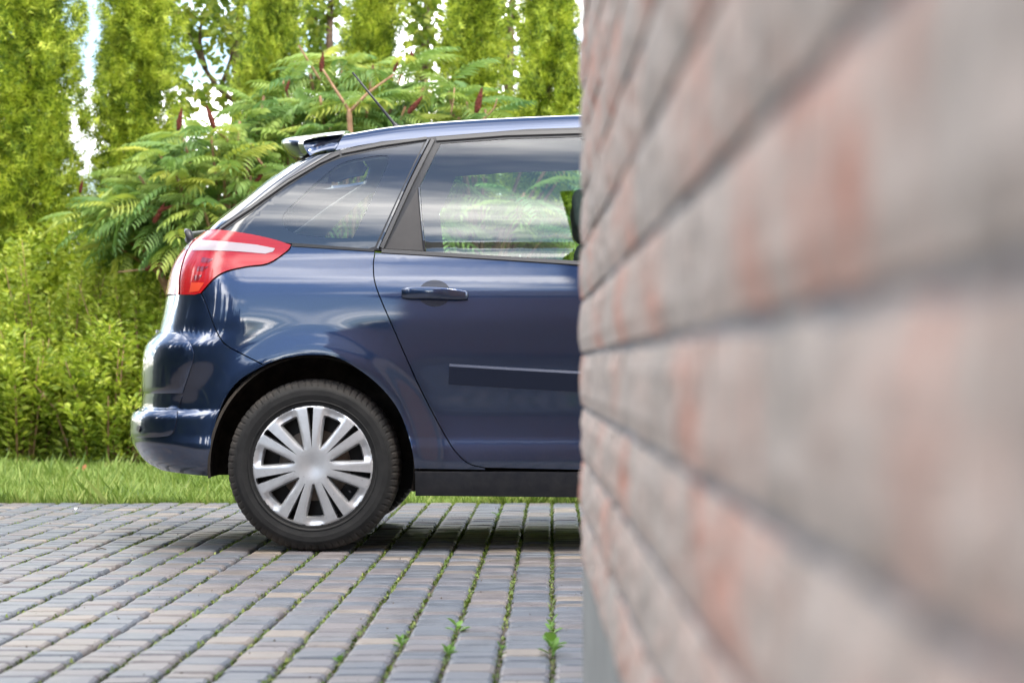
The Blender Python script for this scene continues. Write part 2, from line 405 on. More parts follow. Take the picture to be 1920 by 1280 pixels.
fV, fF, fn = [], [], 0
for c in cells:
    xc, yc, L, v, dz, tx, ty, flip = c
    Mx = Matrix.Translation((xc + RND.gauss(0, 0.0012), yc, dz)) @ Matrix.Rotation(math.pi * flip + RND.gauss(0, 0.006), 4, 'Z') @ Matrix.Rotation(tx, 4, 'X') @ Matrix.Rotation(ty, 4, 'Y')
    if id(c) in near:
        o = link('paver', PM[(L, v)], None, paving); o.matrix_local = Mx
    else:
        V, F = PV[(L, v)]; A = np.array(Mx)
        fV.append(V @ A[:3, :3].T + A[:3, 3]); fF += [tuple(i + fn for i in f) for f in F]; fn += len(V)
fo = obj('paver_field', np.concatenate(fV), fF, M_PAVE_F, paving, False); tag(fo, kind='stuff')
lawn = sheet('lawn', -60, 60, PAVE_END, 120, -0.035, M_SOIL); tag(lawn, kind='structure')

# ---- moss in the long joints
def moss():
    n = 24000
    ci = RNG.integers(-20, 3, n); Y = 4.6 + 7.55 * RNG.random(n) ** 0.8
    px = PX0 + ci * PITCH / Y * FPX
    noise = np.sin(Y * 3.1 + ci * 1.7) + np.sin(Y * 7.3 + ci * 4.1) + 0.9 * np.sin(ci * 2.3)
    keep = (px > -30) & (px < 1110) & (noise + RNG.random(n) * 2.0 + (ci > -9) * 1.3 > 0.65)
    ci, Y = ci[keep], Y[keep]; n = len(Y)
    X = ci * PITCH + RNG.normal(0, 0.0042, n)
    tv = np.array([(-0.35, 0, 0), (0.35, 0, 0), (0.22, 0.65, 0.05), (0, 1.0, 0.16), (-0.22, 0.6, 0.0)]); tf = np.array([(0, 1, 2), (0, 2, 3), (0, 3, 4)])
    th = RNG.random(n) * 6.283; el = 0.15 + RNG.random(n) * 0.8
    d = np.column_stack([np.cos(th) * np.cos(el) * 0.8, np.sin(th) * np.cos(el), np.sin(el)])
    Mx = frames(d, np.array([0.1, 0.2, 1.0]), 0.006 + 0.009 * RNG.random(n) ** 2)
    V, F = scatter(tv, tf, Mx, np.column_stack([X, Y, np.full(n, -0.0145) + RNG.random(n) * 0.010]))
    tag(obj('joint_moss', V, F, M_MOSS), 'green moss growing in the long joints between the pavers', 'moss', kind='stuff')
moss()

# ---- grass
def grass():
    n = 155000
    Y = PAVE_END - 0.02 + 6.3 * RNG.random(n) ** 1.5
    X = -4.4 * (Y / 13) + RNG.random(n) * (Y / 13) * 7.0
    Y = np.where(Y < PAVE_END + 0.06, Y - 0.035 * (1 + np.sin(X * 9.0) * np.sin(X * 3.7)) * RNG.random(n), Y)
    tuft = np.sin(X * 5.1 + 1.3 * np.sin(Y * 2.2)) * np.sin(Y * 4.3 + X)
    h = (0.035 + 0.05 * RNG.random(n)) * (1.05 + 0.45 * tuft)
    edge = np.exp(-(Y - PAVE_END) / 0.10); h *= 1 + 0.55 * edge * RNG.random(n)
    h[RNG.random(n) < 0.03] *= 1.8
    th = RNG.random(n) * 6.283
    lean = 0.15 + 0.6 * RNG.random(n)
    d = np.column_stack([np.cos(th) * lean, np.sin(th) * lean, np.ones(n)])
    w = 0.05
    tv = np.array([(-w, 0, 0), (w, 0, 0), (w * 0.8, 0.5, 0.06), (-w * 0.8, 0.5, 0.06), (0, 1, 0.22)]); tf = np.array([(0, 1, 2), (0, 2, 3), (3, 2, 4)])
    Mx = frames(d, np.column_stack([np.cos(th + 1.3), np.sin(th + 1.3), np.zeros(n)]), h)
    V, F = scatter(tv, tf, Mx, np.column_stack([X, Y, np.full(n, -0.035)]))
    tag(obj('grass', V, F, M_GRASS), 'short green grass strip between the paving and the shrubs', 'grass', kind='stuff')
grass()

# ---- brick house: the blurred wall on the right is its side
COURSE, BL, JT = 0.081, 0.262, 0.0088
WY = 3.74; WX = (1087 - PX0) / FPX * WY; SL = (970 - PX0) / FPX        # far corner, and dX/dY of the wall face
house = empty('brick_house', (WX, WY, 0))
tag(house, 'mottled red and grey brick house wall blurred close on the right', 'house')
ux = Vector((-SL, -1, 0)).normalized(); un = Vector((-1, SL, 0)).normalized()      # along the wall towards the camera; outward
def wallp(t, out, z): return Vector((0, 0, z)) + ux * t + un * out
PL_TOP = 0.3806
def slab(t0, t1, o0, o1, z0, z1):
    P = [wallp(t, o, z) for z in (z0, z1) for o in (o0, o1) for t in (t0, t1)]
    return np.array([tuple(p) for p in P]), [(0, 2, 3, 1), (4, 5, 7, 6), (0, 1, 5, 4), (2, 6, 7, 3), (0, 4, 6, 2), (1, 3, 7, 5)]
obj('mortar_wall', *slab(0.006, 9.0, -0.30, -0.0062, PL_TOP, 3.2), M_MORTAR, house)
obj('plinth', *slab(0.010, 9.0, -0.30, -0.004, -0.05, PL_TOP - 0.004), M_PLINTH, house)
def brick_mesh(L, var, out=True):
    r = np.random.default_rng(var + 50); nx, nz = 9, 4; h = COURSE - JT
    V, F = [], []
    ph = r.random(4) * 6.28
    for j in range(nz + 1):
        for i in range(nx + 1):
            u, v = i / nx, j / nz
            rim = min(u, 1 - u, v * 0.5, (1 - v) * 0.5) < 1e-6
            d = -0.003 if rim else 0.0016 * math.sin(5 * u + ph[0]) * math.sin(4 * v + ph[1]) + r.normal(0, 0.0011)
            j1, j2 = (r.normal(0, 0.0012), r.normal(0, 0.0012)) if rim else (0, 0)
            V.append(((u) * L + j1, d, v * h + j2))
    for j in range(nz):
        for i in range(nx):
            a = j * (nx + 1) + i; F.append((a, a + 1, a + nx + 2, a + nx + 1))
    rim = [i for i in range(nx + 1)] + [(k + 1) * (nx + 1) - 1 for k in range(1, nz + 1)] + [nz * (nx + 1) + i for i in range(nx - 1, -1, -1)] + [k * (nx + 1) for k in range(nz - 1, 0, -1)]
    b = len(V)
    for i in rim: V.append((V[i][0], -0.03, V[i][2]))
    m = len(rim)
    for k in range(m): F.append((rim[(k + 1) % m], rim[k], b + k, b + (k + 1) % m))
    Mw = np.array([tuple(ux), tuple(un), (0, 0, 1)])         # local (along, out, up) -> world axes
    return np.array(V) @ Mw, F
BMESH = {}
for half in (0, 1):
    for v in range(6): BMESH[half, v] = brick_mesh((BL if not half else 0.125) - JT, v + 10 * half)
BME = {}
for k, (V, F) in BMESH.items():
    me = mesh_np('brick', V, F, False); me.materials.append(M_BRICK); BME[k] = me
rest = []
for c in range(36):
    z = PL_TOP + 0.002 + c * COURSE; t = 0.0; first = c % 2
    k = 0
    while t < 5.2:
        half = 1 if (first and k == 0) else 0
        L = 0.125 if half else BL
        loc = wallp(t, RND.gauss(0, 0.0010), z); v = RND.randrange(6)
        Yb = WY + loc.y - L
        seen = Yb + L > 0.30 and abs(z - CAMH) < 0.30 + 0.16 * max(Yb + L, 0)
        if seen and z < 1.36:
            o = link('brick', BME[half, v], None, house, loc)
        else: rest.append((BMESH[half, v][0] + np.array(loc), BMESH[half, v][1]))
        t += L; k += 1
ro = obj('brick_field', *join(rest), M_BRICK, house); tag(ro, kind='stuff')
# the rest of the house: main block to the right, wing behind the photographer, roofs (seen only mirrored in the car)
hb = join([box(0.35, 8.0, -6.0, WY - 0.02, 0, 5.0), box(-2.7, 8.0, -13.0, -6.02, 0, 5.4)])
obj('side_wall', hb[0], hb[1], M_HWALL, house, world_coords=True)
def wedge(x0, x1, y0, y1, z0, z1, axis):
    if axis == 'y':
        xm = (x0 + x1) / 2; V = [(x0, y0, z0), (x1, y0, z0), (xm, y0, z1), (x0, y1, z0), (x1, y1, z0), (xm, y1, z1)]
    else:
        ym = (y0 + y1) / 2; V = [(x0, y0, z0), (x0, y1, z0), (x0, ym, z1), (x1, y0, z0), (x1, y1, z0), (x1, ym, z1)]
    return np.array(V, float), [(0, 2, 1), (3, 4, 5), (0, 1, 4, 3), (1, 2, 5, 4), (2, 0, 3, 5)]
rf = join([wedge(-0.15, 8.4, -6.4, WY + 0.3, 5.02, 7.6, 'y'), wedge(-3.1, 8.4, -13.5, -5.5, 5.43, 8.4, 'x')])
obj('roof', rf[0], rf[1], M_ROOF, house, world_coords=True)

# ================================================================== CAR
Y0S = 8.90; HW = 0.915; YC = Y0S + HW
def zpx(py, Y=9.0): return CAMH - (py - PY0) / FPX * Y
d0 = pchip([0.10, 0.19, 0.235, 0.29, 0.33, 0.38, 0.43, 0.50, 0.60, 0.72, 0.84, 0.93, 1.00, 1.05, 1.10, 1.16, 1.25, 1.35, 1.45, 1.55, 1.65, 1.75],
           [0.085, 0.050, 0.028, 0.012, 0.006, 0.008, 0.016, 0.018, 0.012, 0.004, 0.002, 0.008, 0.020, 0.034, 0.049, 0.059, 0.077, 0.103, 0.139, 0.190, 0.25, 0.33])
sil = [(240, 672), (265, 618), (283, 580), (300, 550), (335, 500), (375, 449), (415, 399), (437, 375), (452, 356), (470, 338), (500, 321), (530, 313), (560, 308),
       (600, 300), (621, 294), (632, 286), (648, 272), (680, 266), (740, 265), (764, 264), (771, 252), (785, 244), (822, 243), (850, 255), (868, 270), (885, 300), (905, 350)]
acorn = pchip([0.1, 0.5, 0.9, 1.1, 1.25, 1.4, 1.7], [0.46, 0.46, 0.42, 0.34, 0.22, 0.20, 0.20])
NS = 2.5
def bhalf_base(Z): return HW - d0(Z)
def solve_rear():
    zs, xs = [], []
    t = np.linspace(0, 1, 200)
    for py, px in sil:
        Z = float(zpx(py, 9.25)); a = float(acorn(Z)); b = float(bhalf_base(Z)); xr = (px - PX0) / FPX * 9.3
        for _ in range(6):
            X = xr + a * t; Y = YC - b * np.maximum(1 - (1 - t) ** NS, 0) ** (1 / NS)
            q = X / Y; i = int(np.argmin(q)); xr += ((px - PX0) / FPX - q[i]) * Y[i]
        zs.append(Z); xs.append(xr)
    return pchip(zs, xs)
xrear = solve_rear()
fsil = [(300, 1650), (380, 1900), (440, 2080), (500, 2270), (560, 2370), (620, 2410), (700, 2425), (800, 2430), (850, 2420), (900, 2360)]
xfront = pchip([zpx(a, 9.3) for a, _ in fsil], [(b - PX0) / FPX * 9.3 for _, b in fsil])
XW, ZW = (583 - PX0) / FPX * 8.91, zpx(876, 8.91)
XWF = XW + 2.728
AX, AZ = 0.380, 0.410
def bhalf(X, Z):
    b = HW - d0(Z) - 0.062 * ((X - 0.55) / 1.9) ** 2
    for xw in (XW, XWF):
        rho = np.sqrt(((X - xw) / AX) ** 2 + ((Z - ZW) / AZ) ** 2)
        up = 1 / (1 + np.exp(-(Z - 0.28) / 0.05))
        b = b + up * (0.020 * np.exp(-((rho - 1.0) / 0.20) ** 2))
    return b
AF = 0.62
def terms(X, Z):
    a = acorn(Z); xc = xrear(Z) + a; xcf = xfront(Z) - AF
    return np.clip((xc - X) / a, 0, 1) ** NS + np.clip((X - xcf) / AF, 0, 1) ** NS
def half_y(X, Z):
    return bhalf(X, Z) * np.maximum(1 - terms(X, Z), 1e-9) ** (1 / NS)
def gimp(X, y, Z): return terms(X, Z) + np.maximum(y / bhalf(X, Z), 0) ** NS - 1
def surf(X, Z, off=0.0):
    X = np.asarray(X, float); Z = np.asarray(Z, float); y = half_y(X, Z); e = 1e-4
    n = np.stack([gimp(X + e, y, Z) - gimp(X - e, y, Z), -(gimp(X, y + e, Z) - gimp(X, y - e, Z)), gimp(X, y, Z + e) - gimp(X, y, Z - e)], 1)
    n /= np.maximum(np.linalg.norm(n, axis=1, keepdims=True), 1e-9)
    P = np.stack([X, YC - y, Z], 1)
    return P + n * np.asarray(off).reshape(-1, 1) if np.ndim(off) else P + n * off, n
CUT = 0.035
def unproj(pts):
    """photo pixels on the near side -> (X, Z) on the body surface"""
    P = np.array(pts, float); Y = np.full(len(P), 8.95)
    for _ in range(6):
        X = (P[:, 0] - PX0) / FPX * Y; Z = CAMH - (P[:, 1] - PY0) / FPX * Y
        X = np.maximum(X, xrear(Z) + CUT * acorn(Z)); X = np.minimum(X, xfront(Z) - CUT * AF)
        Y = 0.5 * Y + 0.5 * (YC - half_y(X, Z))
    return np.stack([X, Z], 1)
def densify(P, step):
    out = []
    for i in range(len(P)):
        a, b = P[i], P[(i + 1) % len(P)]; n = max(1, int(np.ceil(np.linalg.norm(b - a) / step)))
        for k in range(n): out.append(a + (b - a) * k / n)
    return np.array(out)
def inside(pts, poly):
    x, y = pts[:, 0], pts[:, 1]; c = np.zeros(len(pts), bool); j = len(poly) - 1
    for i in range(len(poly)):
        xi, yi = poly[i]; xj, yj = poly[j]
        hit = ((yi > y) != (yj > y)) & (x < (xj - xi) * (y - yi) / ((yj - yi) if yj != yi else 1e-12) + xi)
        c ^= hit; j = i
    return c
def area2(P): return 0.5 * np.sum(P[:, 0] * np.roll(P[:, 1], -1) - np.roll(P[:, 0], -1) * P[:, 1])
def shrink(P, g):
    if area2(P) < 0: P = P[::-1]
    e = np.roll(P, -1, 0) - np.roll(P, 1, 0); e /= np.maximum(np.linalg.norm(e, axis=1, keepdims=True), 1e-9)
    nrm = np.stack([-e[:, 1], e[:, 0]], 1)
    return P + nrm * g, -nrm
def boundary_dist(pts, poly):
    d = np.full(len(pts), 9.0)
    for i in range(len(poly)):
        d = np.minimum(d, np.hypot(pts[:, 0] - poly[i, 0], pts[:, 1] - poly[i, 1]))
    return d
car = empty('car', (XW + 1.364, YC, 0))
tag(car, 'dark navy blue hatchback parked on the pavers, its front hidden behind the brick wall', 'car')
CARLOC = np.array(car.location)
def set_normals(me, Nv):
    me.polygons.foreach_set('use_smooth', np.ones(len(me.polygons), bool))
    me.normals_split_custom_set_from_vertices([tuple(map(float, n)) for n in Nv])
def patch(name, outer, m, parent=None, holes=(), off=0.0, gap=0.0022, flange=0.014, res=0.024, crown=0.0, sides=(1, -1), px=True, rim_round=0.0):
    Po = densify(unproj(outer) if px else np.array(outer), res * 0.7); Po, no = shrink(Po, gap)
    Hs = [densify(unproj(h) if px else np.array(h), res * 0.7) for h in holes]
    lo, hi = Po.min(0) - res, Po.max(0) + res
    zs = np.arange(lo[1], hi[1], res); g = []
    for z in zs:
        a = float(acorn(z)); xr = float(xrear(z)); xs = list(np.arange(max(lo[0], xr + a), hi[0], res))
        if lo[0] < xr + a: xs += list(xr + a * np.linspace(0.16, 1, 26) ** 2)
        g += [(x, z) for x in xs]
    g = np.array(g); jit = RNG.random(g.shape) - 0.5; g = g + jit * res * 0.12
    k = inside(g, Po)
    for h in Hs: k &= ~inside(g, h)
    g = g[k]
    if len(g):
        d = boundary_dist(g, Po)
        for h in Hs: d = np.minimum(d, boundary_dist(g, h))
        g = g[d > res * 0.45]
    loops = [Po] + Hs; allp = np.concatenate(loops + [g]); edges = []; s = 0
    for L in loops:
        edges += [(s + i, s + (i + 1) % len(L)) for i in range(len(L))]; s += len(L)
    r = delaunay_2d_cdt([Vector(p) for p in allp], edges, [], 0, 1e-6)
    q = np.array([tuple(v) for v in r[0]]); F = np.array(r[2])
    cen = q[F].mean(1); keep = inside(cen, Po)
    for h in Hs: keep &= ~inside(cen, h)
    F = F[keep]
    ar = (q[F[:, 1], 0] - q[F[:, 0], 0]) * (q[F[:, 2], 1] - q[F[:, 0], 1]) - (q[F[:, 2], 0] - q[F[:, 0], 0]) * (q[F[:, 1], 1] - q[F[:, 0], 1])
    F[ar < 0] = F[ar < 0][:, ::-1]
    offv = np.full(len(q), off)
    if crown:
        dd = boundary_dist(q, Po); offv = off + crown * (1 - np.exp(-dd / (crown * 1.6)))
    P3, N3 = surf(q[:, 0], q[:, 1], offv)
    if crown:                                   # pillow shaped piece: normals from geometry
        fn = np.cross(P3[F[:, 1]] - P3[F[:, 0]], P3[F[:, 2]] - P3[F[:, 0]]); vn = np.zeros_like(P3)
        for c_ in range(3): np.add.at(vn, F[:, c_], fn)
        N3 = vn / np.maximum(np.linalg.norm(vn, axis=1, keepdims=True), 1e-12)
    V = [P3]; NN = [N3]; FF = [tuple(f) for f in F]; base = len(P3)
    if flange:
        for li, L in enumerate(loops):
            if li == 0: nr2 = no
            else:
                e = np.roll(L, -1, 0) - np.roll(L, 1, 0); e /= np.maximum(np.linalg.norm(e, axis=1, keepdims=True), 1e-9)
                sg = 1 if area2(L) > 0 else -1; nr2 = np.stack([-e[:, 1], e[:, 0]], 1) * sg
            A, nA = surf(L[:, 0], L[:, 1], off); B = A - nA * flange
            outn = np.stack([nr2[:, 0], np.zeros(len(L)), nr2[:, 1]], 1)
            m1 = nA + outn; m1 /= np.linalg.norm(m1, axis=1, keepdims=True)
            V += [A, A - nA * 0.0025, B]; NN += [m1, outn, outn]; n = len(L); ccw = area2(L) > 0
            for lev in range(2):
                for i in range(n):
                    a, b2 = base + lev * n + i, base + lev * n + (i + 1) % n
                    f = (a, a + n, b2 + n, b2)
                    FF.append(f if (ccw == (li == 0)) else f[::-1])
            base += 3 * n
    V = np.concatenate(V); NN = np.concatenate(NN); out = []
    for sd in sides:
        v, nn = V.copy(), NN.copy(); ff = FF
        if sd < 0: v[:, 1] = 2 * YC - v[:, 1]; nn[:, 1] *= -1; ff = [f[::-1] for f in FF]
        me = mesh_np(name, v - CARLOC, ff, True); set_normals(me, nn)
        par = parent[0 if sd > 0 else -1] if isinstance(parent, (list, tuple)) else (parent or car)
        out.append(link(name, me, m, par))
    return out
def strip(name, line, w, m, parent=None, off=0.004, h=0.004, sides=(1, -1), step=0.03, prof=None):
    """raised moulding following a photo polyline on the body; w = width in metres"""
    P = unproj(line); seg = [P[0]]
    for a, b in zip(P[:-1], P[1:]):
        n = max(1, int(np.linalg.norm(b - a) / step))
        seg += [a + (b - a) * k / n for k in range(1, n + 1)]
    P = np.array(seg); t = np.gradient(P, axis=0); t /= np.linalg.norm(t, axis=1, keepdims=True); nr = np.stack([-t[:, 1], t[:, 0]], 1)
    prof = prof or [(-0.5, -0.004), (-0.5, off), (-0.38, off + h), (0.38, off + h), (0.5, off), (0.5, -0.004)]
    V = np.concatenate([surf(P[:, 0] + nr[:, 0] * w * u, P[:, 1] + nr[:, 1] * w * u, o)[0] for u, o in prof]); n = len(P); F = []
    for k in range(5):
        for i in range(n - 1): F.append((k * n + i, k * n + i + 1, (k + 1) * n + i + 1, (k + 1) * n + i))
    F.append(tuple(k * n for k in range(6))); F.append(tuple(k * n + n - 1 for k in range(6))[::-1])
    out = []
    for sd in sides:
        v = V.copy(); ff = [f[::-1] for f in F]
        if sd < 0: v[:, 1] = 2 * YC - v[:, 1]; ff = F
        par = parent[0 if sd > 0 else -1] if isinstance(parent, (list, tuple)) else (parent or car)
        o = link(name, mesh_np(name, v - CARLOC, ff, False), m, par); out.append(o)
    return out

# ---- body outlines in photo pixels
ARCH = catmull([(389, 893), (394, 850), (409, 779), (441, 721), (497, 685), (540, 671), (588, 666), (637, 673), (701, 715), (745, 767), (769, 831), (777, 884), (778, 932)], 6)
iA = min(range(len(ARCH)), key=lambda i: abs(ARCH[i][0] - 497) + abs(ARCH[i][1] - 685))
iB = min(range(len(ARCH)), key=lambda i: abs(ARCH[i][1] - 880) + (ARCH[i][0] < 600) * 999)
LAMP_LOW = catmull([(547, 460), (538, 472), (503, 495), (462, 501), (424, 510), (401, 524), (377, 549)], 5)
BGAP = catmull([(377, 550), (390, 580), (404, 617), (422, 645), (455, 664), (497, 685)], 5)
DOORL = catmull([(703, 474), (700, 500), (706, 540), (738, 616), (788, 728), (838, 822), (862, 855), (882, 870), (910, 877)], 6)
BELT = [(547, 459), (620, 464), (703, 471)]
quarter = BELT + DOORL[1:] + [(910, 881), (777, 879)] + ARCH[iA:iB][::-1] + BGAP[::-1][1:] + LAMP_LOW[::-1][1:-1]
patch('quarter_panel', quarter, M_PAINT, res=0.018)
bump_px = BGAP + ARCH[:iA][::-1] + [(389, 893), (330, 887), (285, 880), (230, 868), (200, 820), (200, 760), (220, 640), (240, 560), (310, 553)]
bumper = patch('rear_bumper', bump_px, M_PAINT, res=0.016)
# raised bumper corner, band and lower lip
pad = catmull([(330, 623), (349, 632), (362, 655), (364, 672), (356, 700), (343, 738)], 5) + [(240, 738), (238, 690), (240, 650), (262, 622)]
patch('bumper_corner', pad, M_PAINT, bumper, off=0.003, crown=0.004, res=0.014, flange=0.012)
patch('bumper_band', [(342, 742), (336, 767), (235, 767), (236, 742)], M_PAINT, bumper, off=0.0035, gap=0.001, res=0.014, flange=0.012)
lip = [(334, 770)] + catmull([(333, 785), (328, 806), (318, 817), (300, 820)], 4) + [(230, 820), (205, 800), (205, 770)]
lipo = patch('bumper_lip', lip, M_PAINT, bumper, off=0.004, crown=0.0025, res=0.013, flange=0.014)
sens = [(262 + 3.2 * math.cos(a), 804 + 6 * math.sin(a)) for a in np.linspace(0, 6.28, 13)[:-1]]
patch('parking_sensor', sens, M_TRIM, bumper, off=0.011, gap=0, res=0.008, flange=0.006)
# rear door, front door, sill, front wing
DOOR_T = [(703, 473), (800, 478), (950, 487), (1088, 498), (1290, 513)]
door = DOOR_T + [(1300, 700), (1290, 884), (1088, 881)] + DOORL[::-1][:-1]
doors = patch('rear_door', door, M_PAINT, res=0.022)
fdoor = [(1294, 513), (1500, 527), (1730, 545), (1790, 560), (1795, 700), (1770, 800), (1740, 884), (1294, 884), (1304, 700)]
fdoors = patch('front_door', fdoor, M_PAINT, res=0.03)
sill_px = [(777, 883), (905, 883), (1088, 884), (1770, 888), (1790, 932), (1088, 933), (778, 930)]
M_SILL = noisy('dusty_shaded_sill', (0.009, 0.011, 0.017), (0.026, 0.026, 0.030), 26, 0.38, 0, 0.5)  # dust over body paint made darker: shade put into the colour
patch('sill', sill_px, M_SILL, res=0.022)
patch('jack_cover', [(781, 883)] + catmull([(860, 884), (876, 890), (884, 904), (887, 920)], 4) + [(782, 926)], M_SILL, off=0.0012, gap=0.0012, flange=0.004)
FARCH = [(x + 1389, y) for x, y in ARCH]
wing = [(1735, 545), (1850, 530), (2080, 500), (2180, 520), (2260, 570), (2300, 640), (2300, 720)] + [p for p in FARCH[::-1] if p[1] < 884 and p[0] < 2200] + [(1773, 884), (1775, 800), (1800, 700), (1795, 560)]
patch('front_wing', wing, M_PAINT, res=0.03)
fb = [(2304, 640), (2460, 600), (2500, 800), (2440, 900), (2180, 900), (2150, 800), (2200, 730), (2304, 722)]
patch('front_bumper', fb, M_PAINT, res=0.03)
patch('headlamp', [(2185, 520), (2300, 540), (2420, 590), (2400, 610), (2304, 636), (2262, 568)], M_HEADLAMP, res=0.03)
# tail lamp
lamp_px = catmull([(381, 434), (407, 431), (460, 437), (512, 448), (546, 459)], 4) + catmull([(546, 460), (538, 471), (503, 494), (462, 500), (424, 509), (401, 523), (377, 550)], 4)[1:] + \
          [(366, 553), (338, 553)] + catmull([(338, 553), (340, 510), (352, 470), (366, 448), (381, 434)], 3)[1:-1]
lamps = patch('tail_lamp', lamp_px, M_LAMPRED, off=0.004, gap=0.0012, res=0.013)
gl_px = catmull([(364, 448), (350, 470), (338, 510), (336, 553)], 4) + [(285, 553), (285, 500), (320, 450), (340, 444)]
lamps2 = patch('tailgate_lamp', gl_px, M_LAMPRED, off=0.004, gap=0.0012, res=0.012)
patch('reversing_light', [(372, 451), (430, 454), (480, 459), (516, 466), (512, 472), (498, 476), (440, 471), (362, 470)], M_LAMPWHITE, lamps, off=0.0052, gap=0, flange=0.001, res=0.012)
patch('reversing_light', [(358, 452), (352, 468), (300, 468), (300, 452)], M_LAMPWHITE, lamps2, off=0.0052, gap=0, flange=0.001, res=0.012)
for pl in ([(380, 483), (402, 486), (392, 493), (378, 492)], [(372, 500), (392, 500), (382, 508), (370, 508)], [(366, 516), (380, 516), (372, 526), (364, 525)]):
    patch('lamp_reflector', pl, M_LAMPDARK, lamps, off=0.005, gap=0, flange=0.001, res=0.01)
patch('lamp_reflector', [(360, 530), (384, 530), (374, 546), (356, 548)], M_LAMPORANGE, lamps, off=0.0048, gap=0, flange=0.001, res=0.01)
# glasshouse: satin surround with three openings per side, glass set in them
RAIL = [(628, 283), (715, 264), (815, 255), (990, 241), (1090, 238), (1250, 240), (1400, 252), (1500, 268)]
QW = catmull([(421, 431), (470, 399), (540, 349), (600, 312), (640, 295)], 4) + [(700, 282), (795, 266)] + [(703, 462)] + [(690, 466), (545, 455), (430, 436)]
DW = [(826, 269), (950, 260), (1090, 256), (1262, 262)] + [(1262, 506), (1090, 489), (950, 481), (798, 471)] + [(786, 350)]
FW = [(1310, 265), (1400, 274), (1480, 288), (1640, 390), (1730, 450), (1780, 530), (1640, 530), (1310, 508)]
surround = [(405, 430), (470, 386), (540, 336), (600, 300)] + RAIL + [(1560, 300), (1700, 380), (1830, 470), (1900, 520), (1840, 532), (1735, 541), (1500, 523), (1290, 509), (1088, 494), (950, 483), (800, 474), (703, 469), (620, 462), (547, 457), (480, 441), (420, 432)]
patch('window_surround', surround, M_TRIM, holes=[QW, DW, FW], off=-0.001, gap=0.001, flange=0.02)
qg = patch('quarter_window', QW, M_GLASS, off=-0.003, gap=-0.003, flange=0)
CLEAR = catmull([(529, 410), (536, 396), (560, 372), (600, 336), (640, 306), (690, 294), (722, 291), (728, 298), (722, 318), (694, 380), (664, 440), (656, 446), (610, 445), (565, 440), (536, 428)], 4, closed=True)
patch('quarter_window_border', QW, M_GLASSD, qg, holes=[CLEAR], off=-0.0018, gap=-0.003, flange=0)
dg = patch('door_window', DW, M_GLASS, doors, off=-0.003, gap=-0.003, flange=0)
patch('door_window', FW, M_GLASS, fdoors, off=-0.003, gap=-0.003, flange=0)
patch('pillar_lining', surround, M_LININGLIGHT, holes=[CLEAR, DW, FW], off=-0.024, gap=0.001, flange=0)
patch('window_corner_panel', [(783, 352), (722, 467), (794, 471)], M_MATTE, doors, off=0.002, gap=0.0015, flange=0.004)
strip('window_trim', [(812, 263), (772, 342), (716, 465)], 0.017, M_TRIMGREY, doors, 0.003, 0.004)
strip('window_trim', [(803, 263), (762, 345), (708, 466)], 0.009, M_BLACKGLOSS, None, 0.002, 0.003)
strip('door_seal', [(807.5, 261), (767, 343), (712, 468)], 0.005, M_GAP, None, 0.001, 0.001)
strip('window_trim', [(786, 352), (791, 415), (797, 470)], 0.007, M_BLACKGLOSS, doors, 0.003, 0.003)
strip('window_trim', [(818, 262), (950, 252), (1090, 248), (1262, 253)], 0.017, M_TRIMGREY, doors, 0.002, 0.004)
strip('window_trim', [(640, 287), (715, 272), (800, 260)], 0.013, M_TRIMGREY, None, 0.002, 0.004)
strip('window_trim', [(414, 429), (470, 391), (540, 341), (600, 305), (636, 289)], 0.010, M_TRIMGREY, None, 0.002, 0.004)
strip('belt_moulding', [(716, 471), (800, 476), (950, 485), (1088, 494), (1284, 508)], 0.017, M_TRIMGREY, doors, 0.002, 0.005)
strip('belt_moulding', [(548, 460), (620, 464.5), (702, 470)], 0.011, M_TRIM, None, 0.002, 0.004)
# black rear pillar strip and tailgate
patch('pillar_trim', catmull([(379, 431), (400, 412), (455, 366), (520, 318), (560, 300), (610, 288)], 4) + [(626, 285), (600, 300), (540, 336), (470, 386), (404, 430)], M_BLACKGLOSS, off=0.001, gap=0.001, res=0.016)
def rear_face():
    # the rear of the car between the two side skins, from the bumper to the roof
    def grid(z0, z1, nz, ny, off=0.0, yl=1.0):
        zs = np.linspace(z0, z1, nz); V = []
        for z in zs:
            a = float(acorn(z)); xr = float(xrear(z)); b = float(bhalf(np.array([xr + a]), np.array([z]))[0])
            ym = b * (1 - (1 - CUT) ** NS) ** (1 / NS) * 1.01 * yl
            y = np.linspace(-ym, ym, ny); x = xr + a * (1 - (1 - (np.abs(y) / b) ** NS) ** (1 / NS)) - off
            V.append(np.stack([x, YC + y, np.full(ny, z)], 1))
        F = [(j * ny + i, (j + 1) * ny + i, (j + 1) * ny + i + 1, j * ny + i + 1) for j in range(nz - 1) for i in range(ny - 1)]
        return np.concatenate(V), F
    obj('bumper_rear', *grid(0.29, 0.962, 40, 31), M_PAINT, car, True, True)
    tg = obj('tailgate', *grid(0.964, 1.155, 16, 31), M_PAINT, car, True, True)
    obj('tailgate_window', *grid(1.157, 1.50, 20, 31), M_GLASS, tg, True); tg.children[0].data.transform(Matrix.Translation(-Vector(CARLOC)))
    V, F = box(-0.26, 0.26, -0.004, 0.004, 0, 0.11); xr = float(xrear(0.80))
    V = np.stack([V[:, 1] * 0.5 + xr + 0.012, V[:, 0] + YC, V[:, 2] + 0.72], 1)
    obj('number_plate', V, F, mat('number_plate', (0.7, 0.7, 0.68), 0.4), car, False, True)
    return tg
tailgate = rear_face()
patch('tailgate_side', [(310, 553), (285, 553), (285, 556), (240, 560), (305, 556), (377, 551), (377, 554)], M_PAINT, res=0.02) if False else None
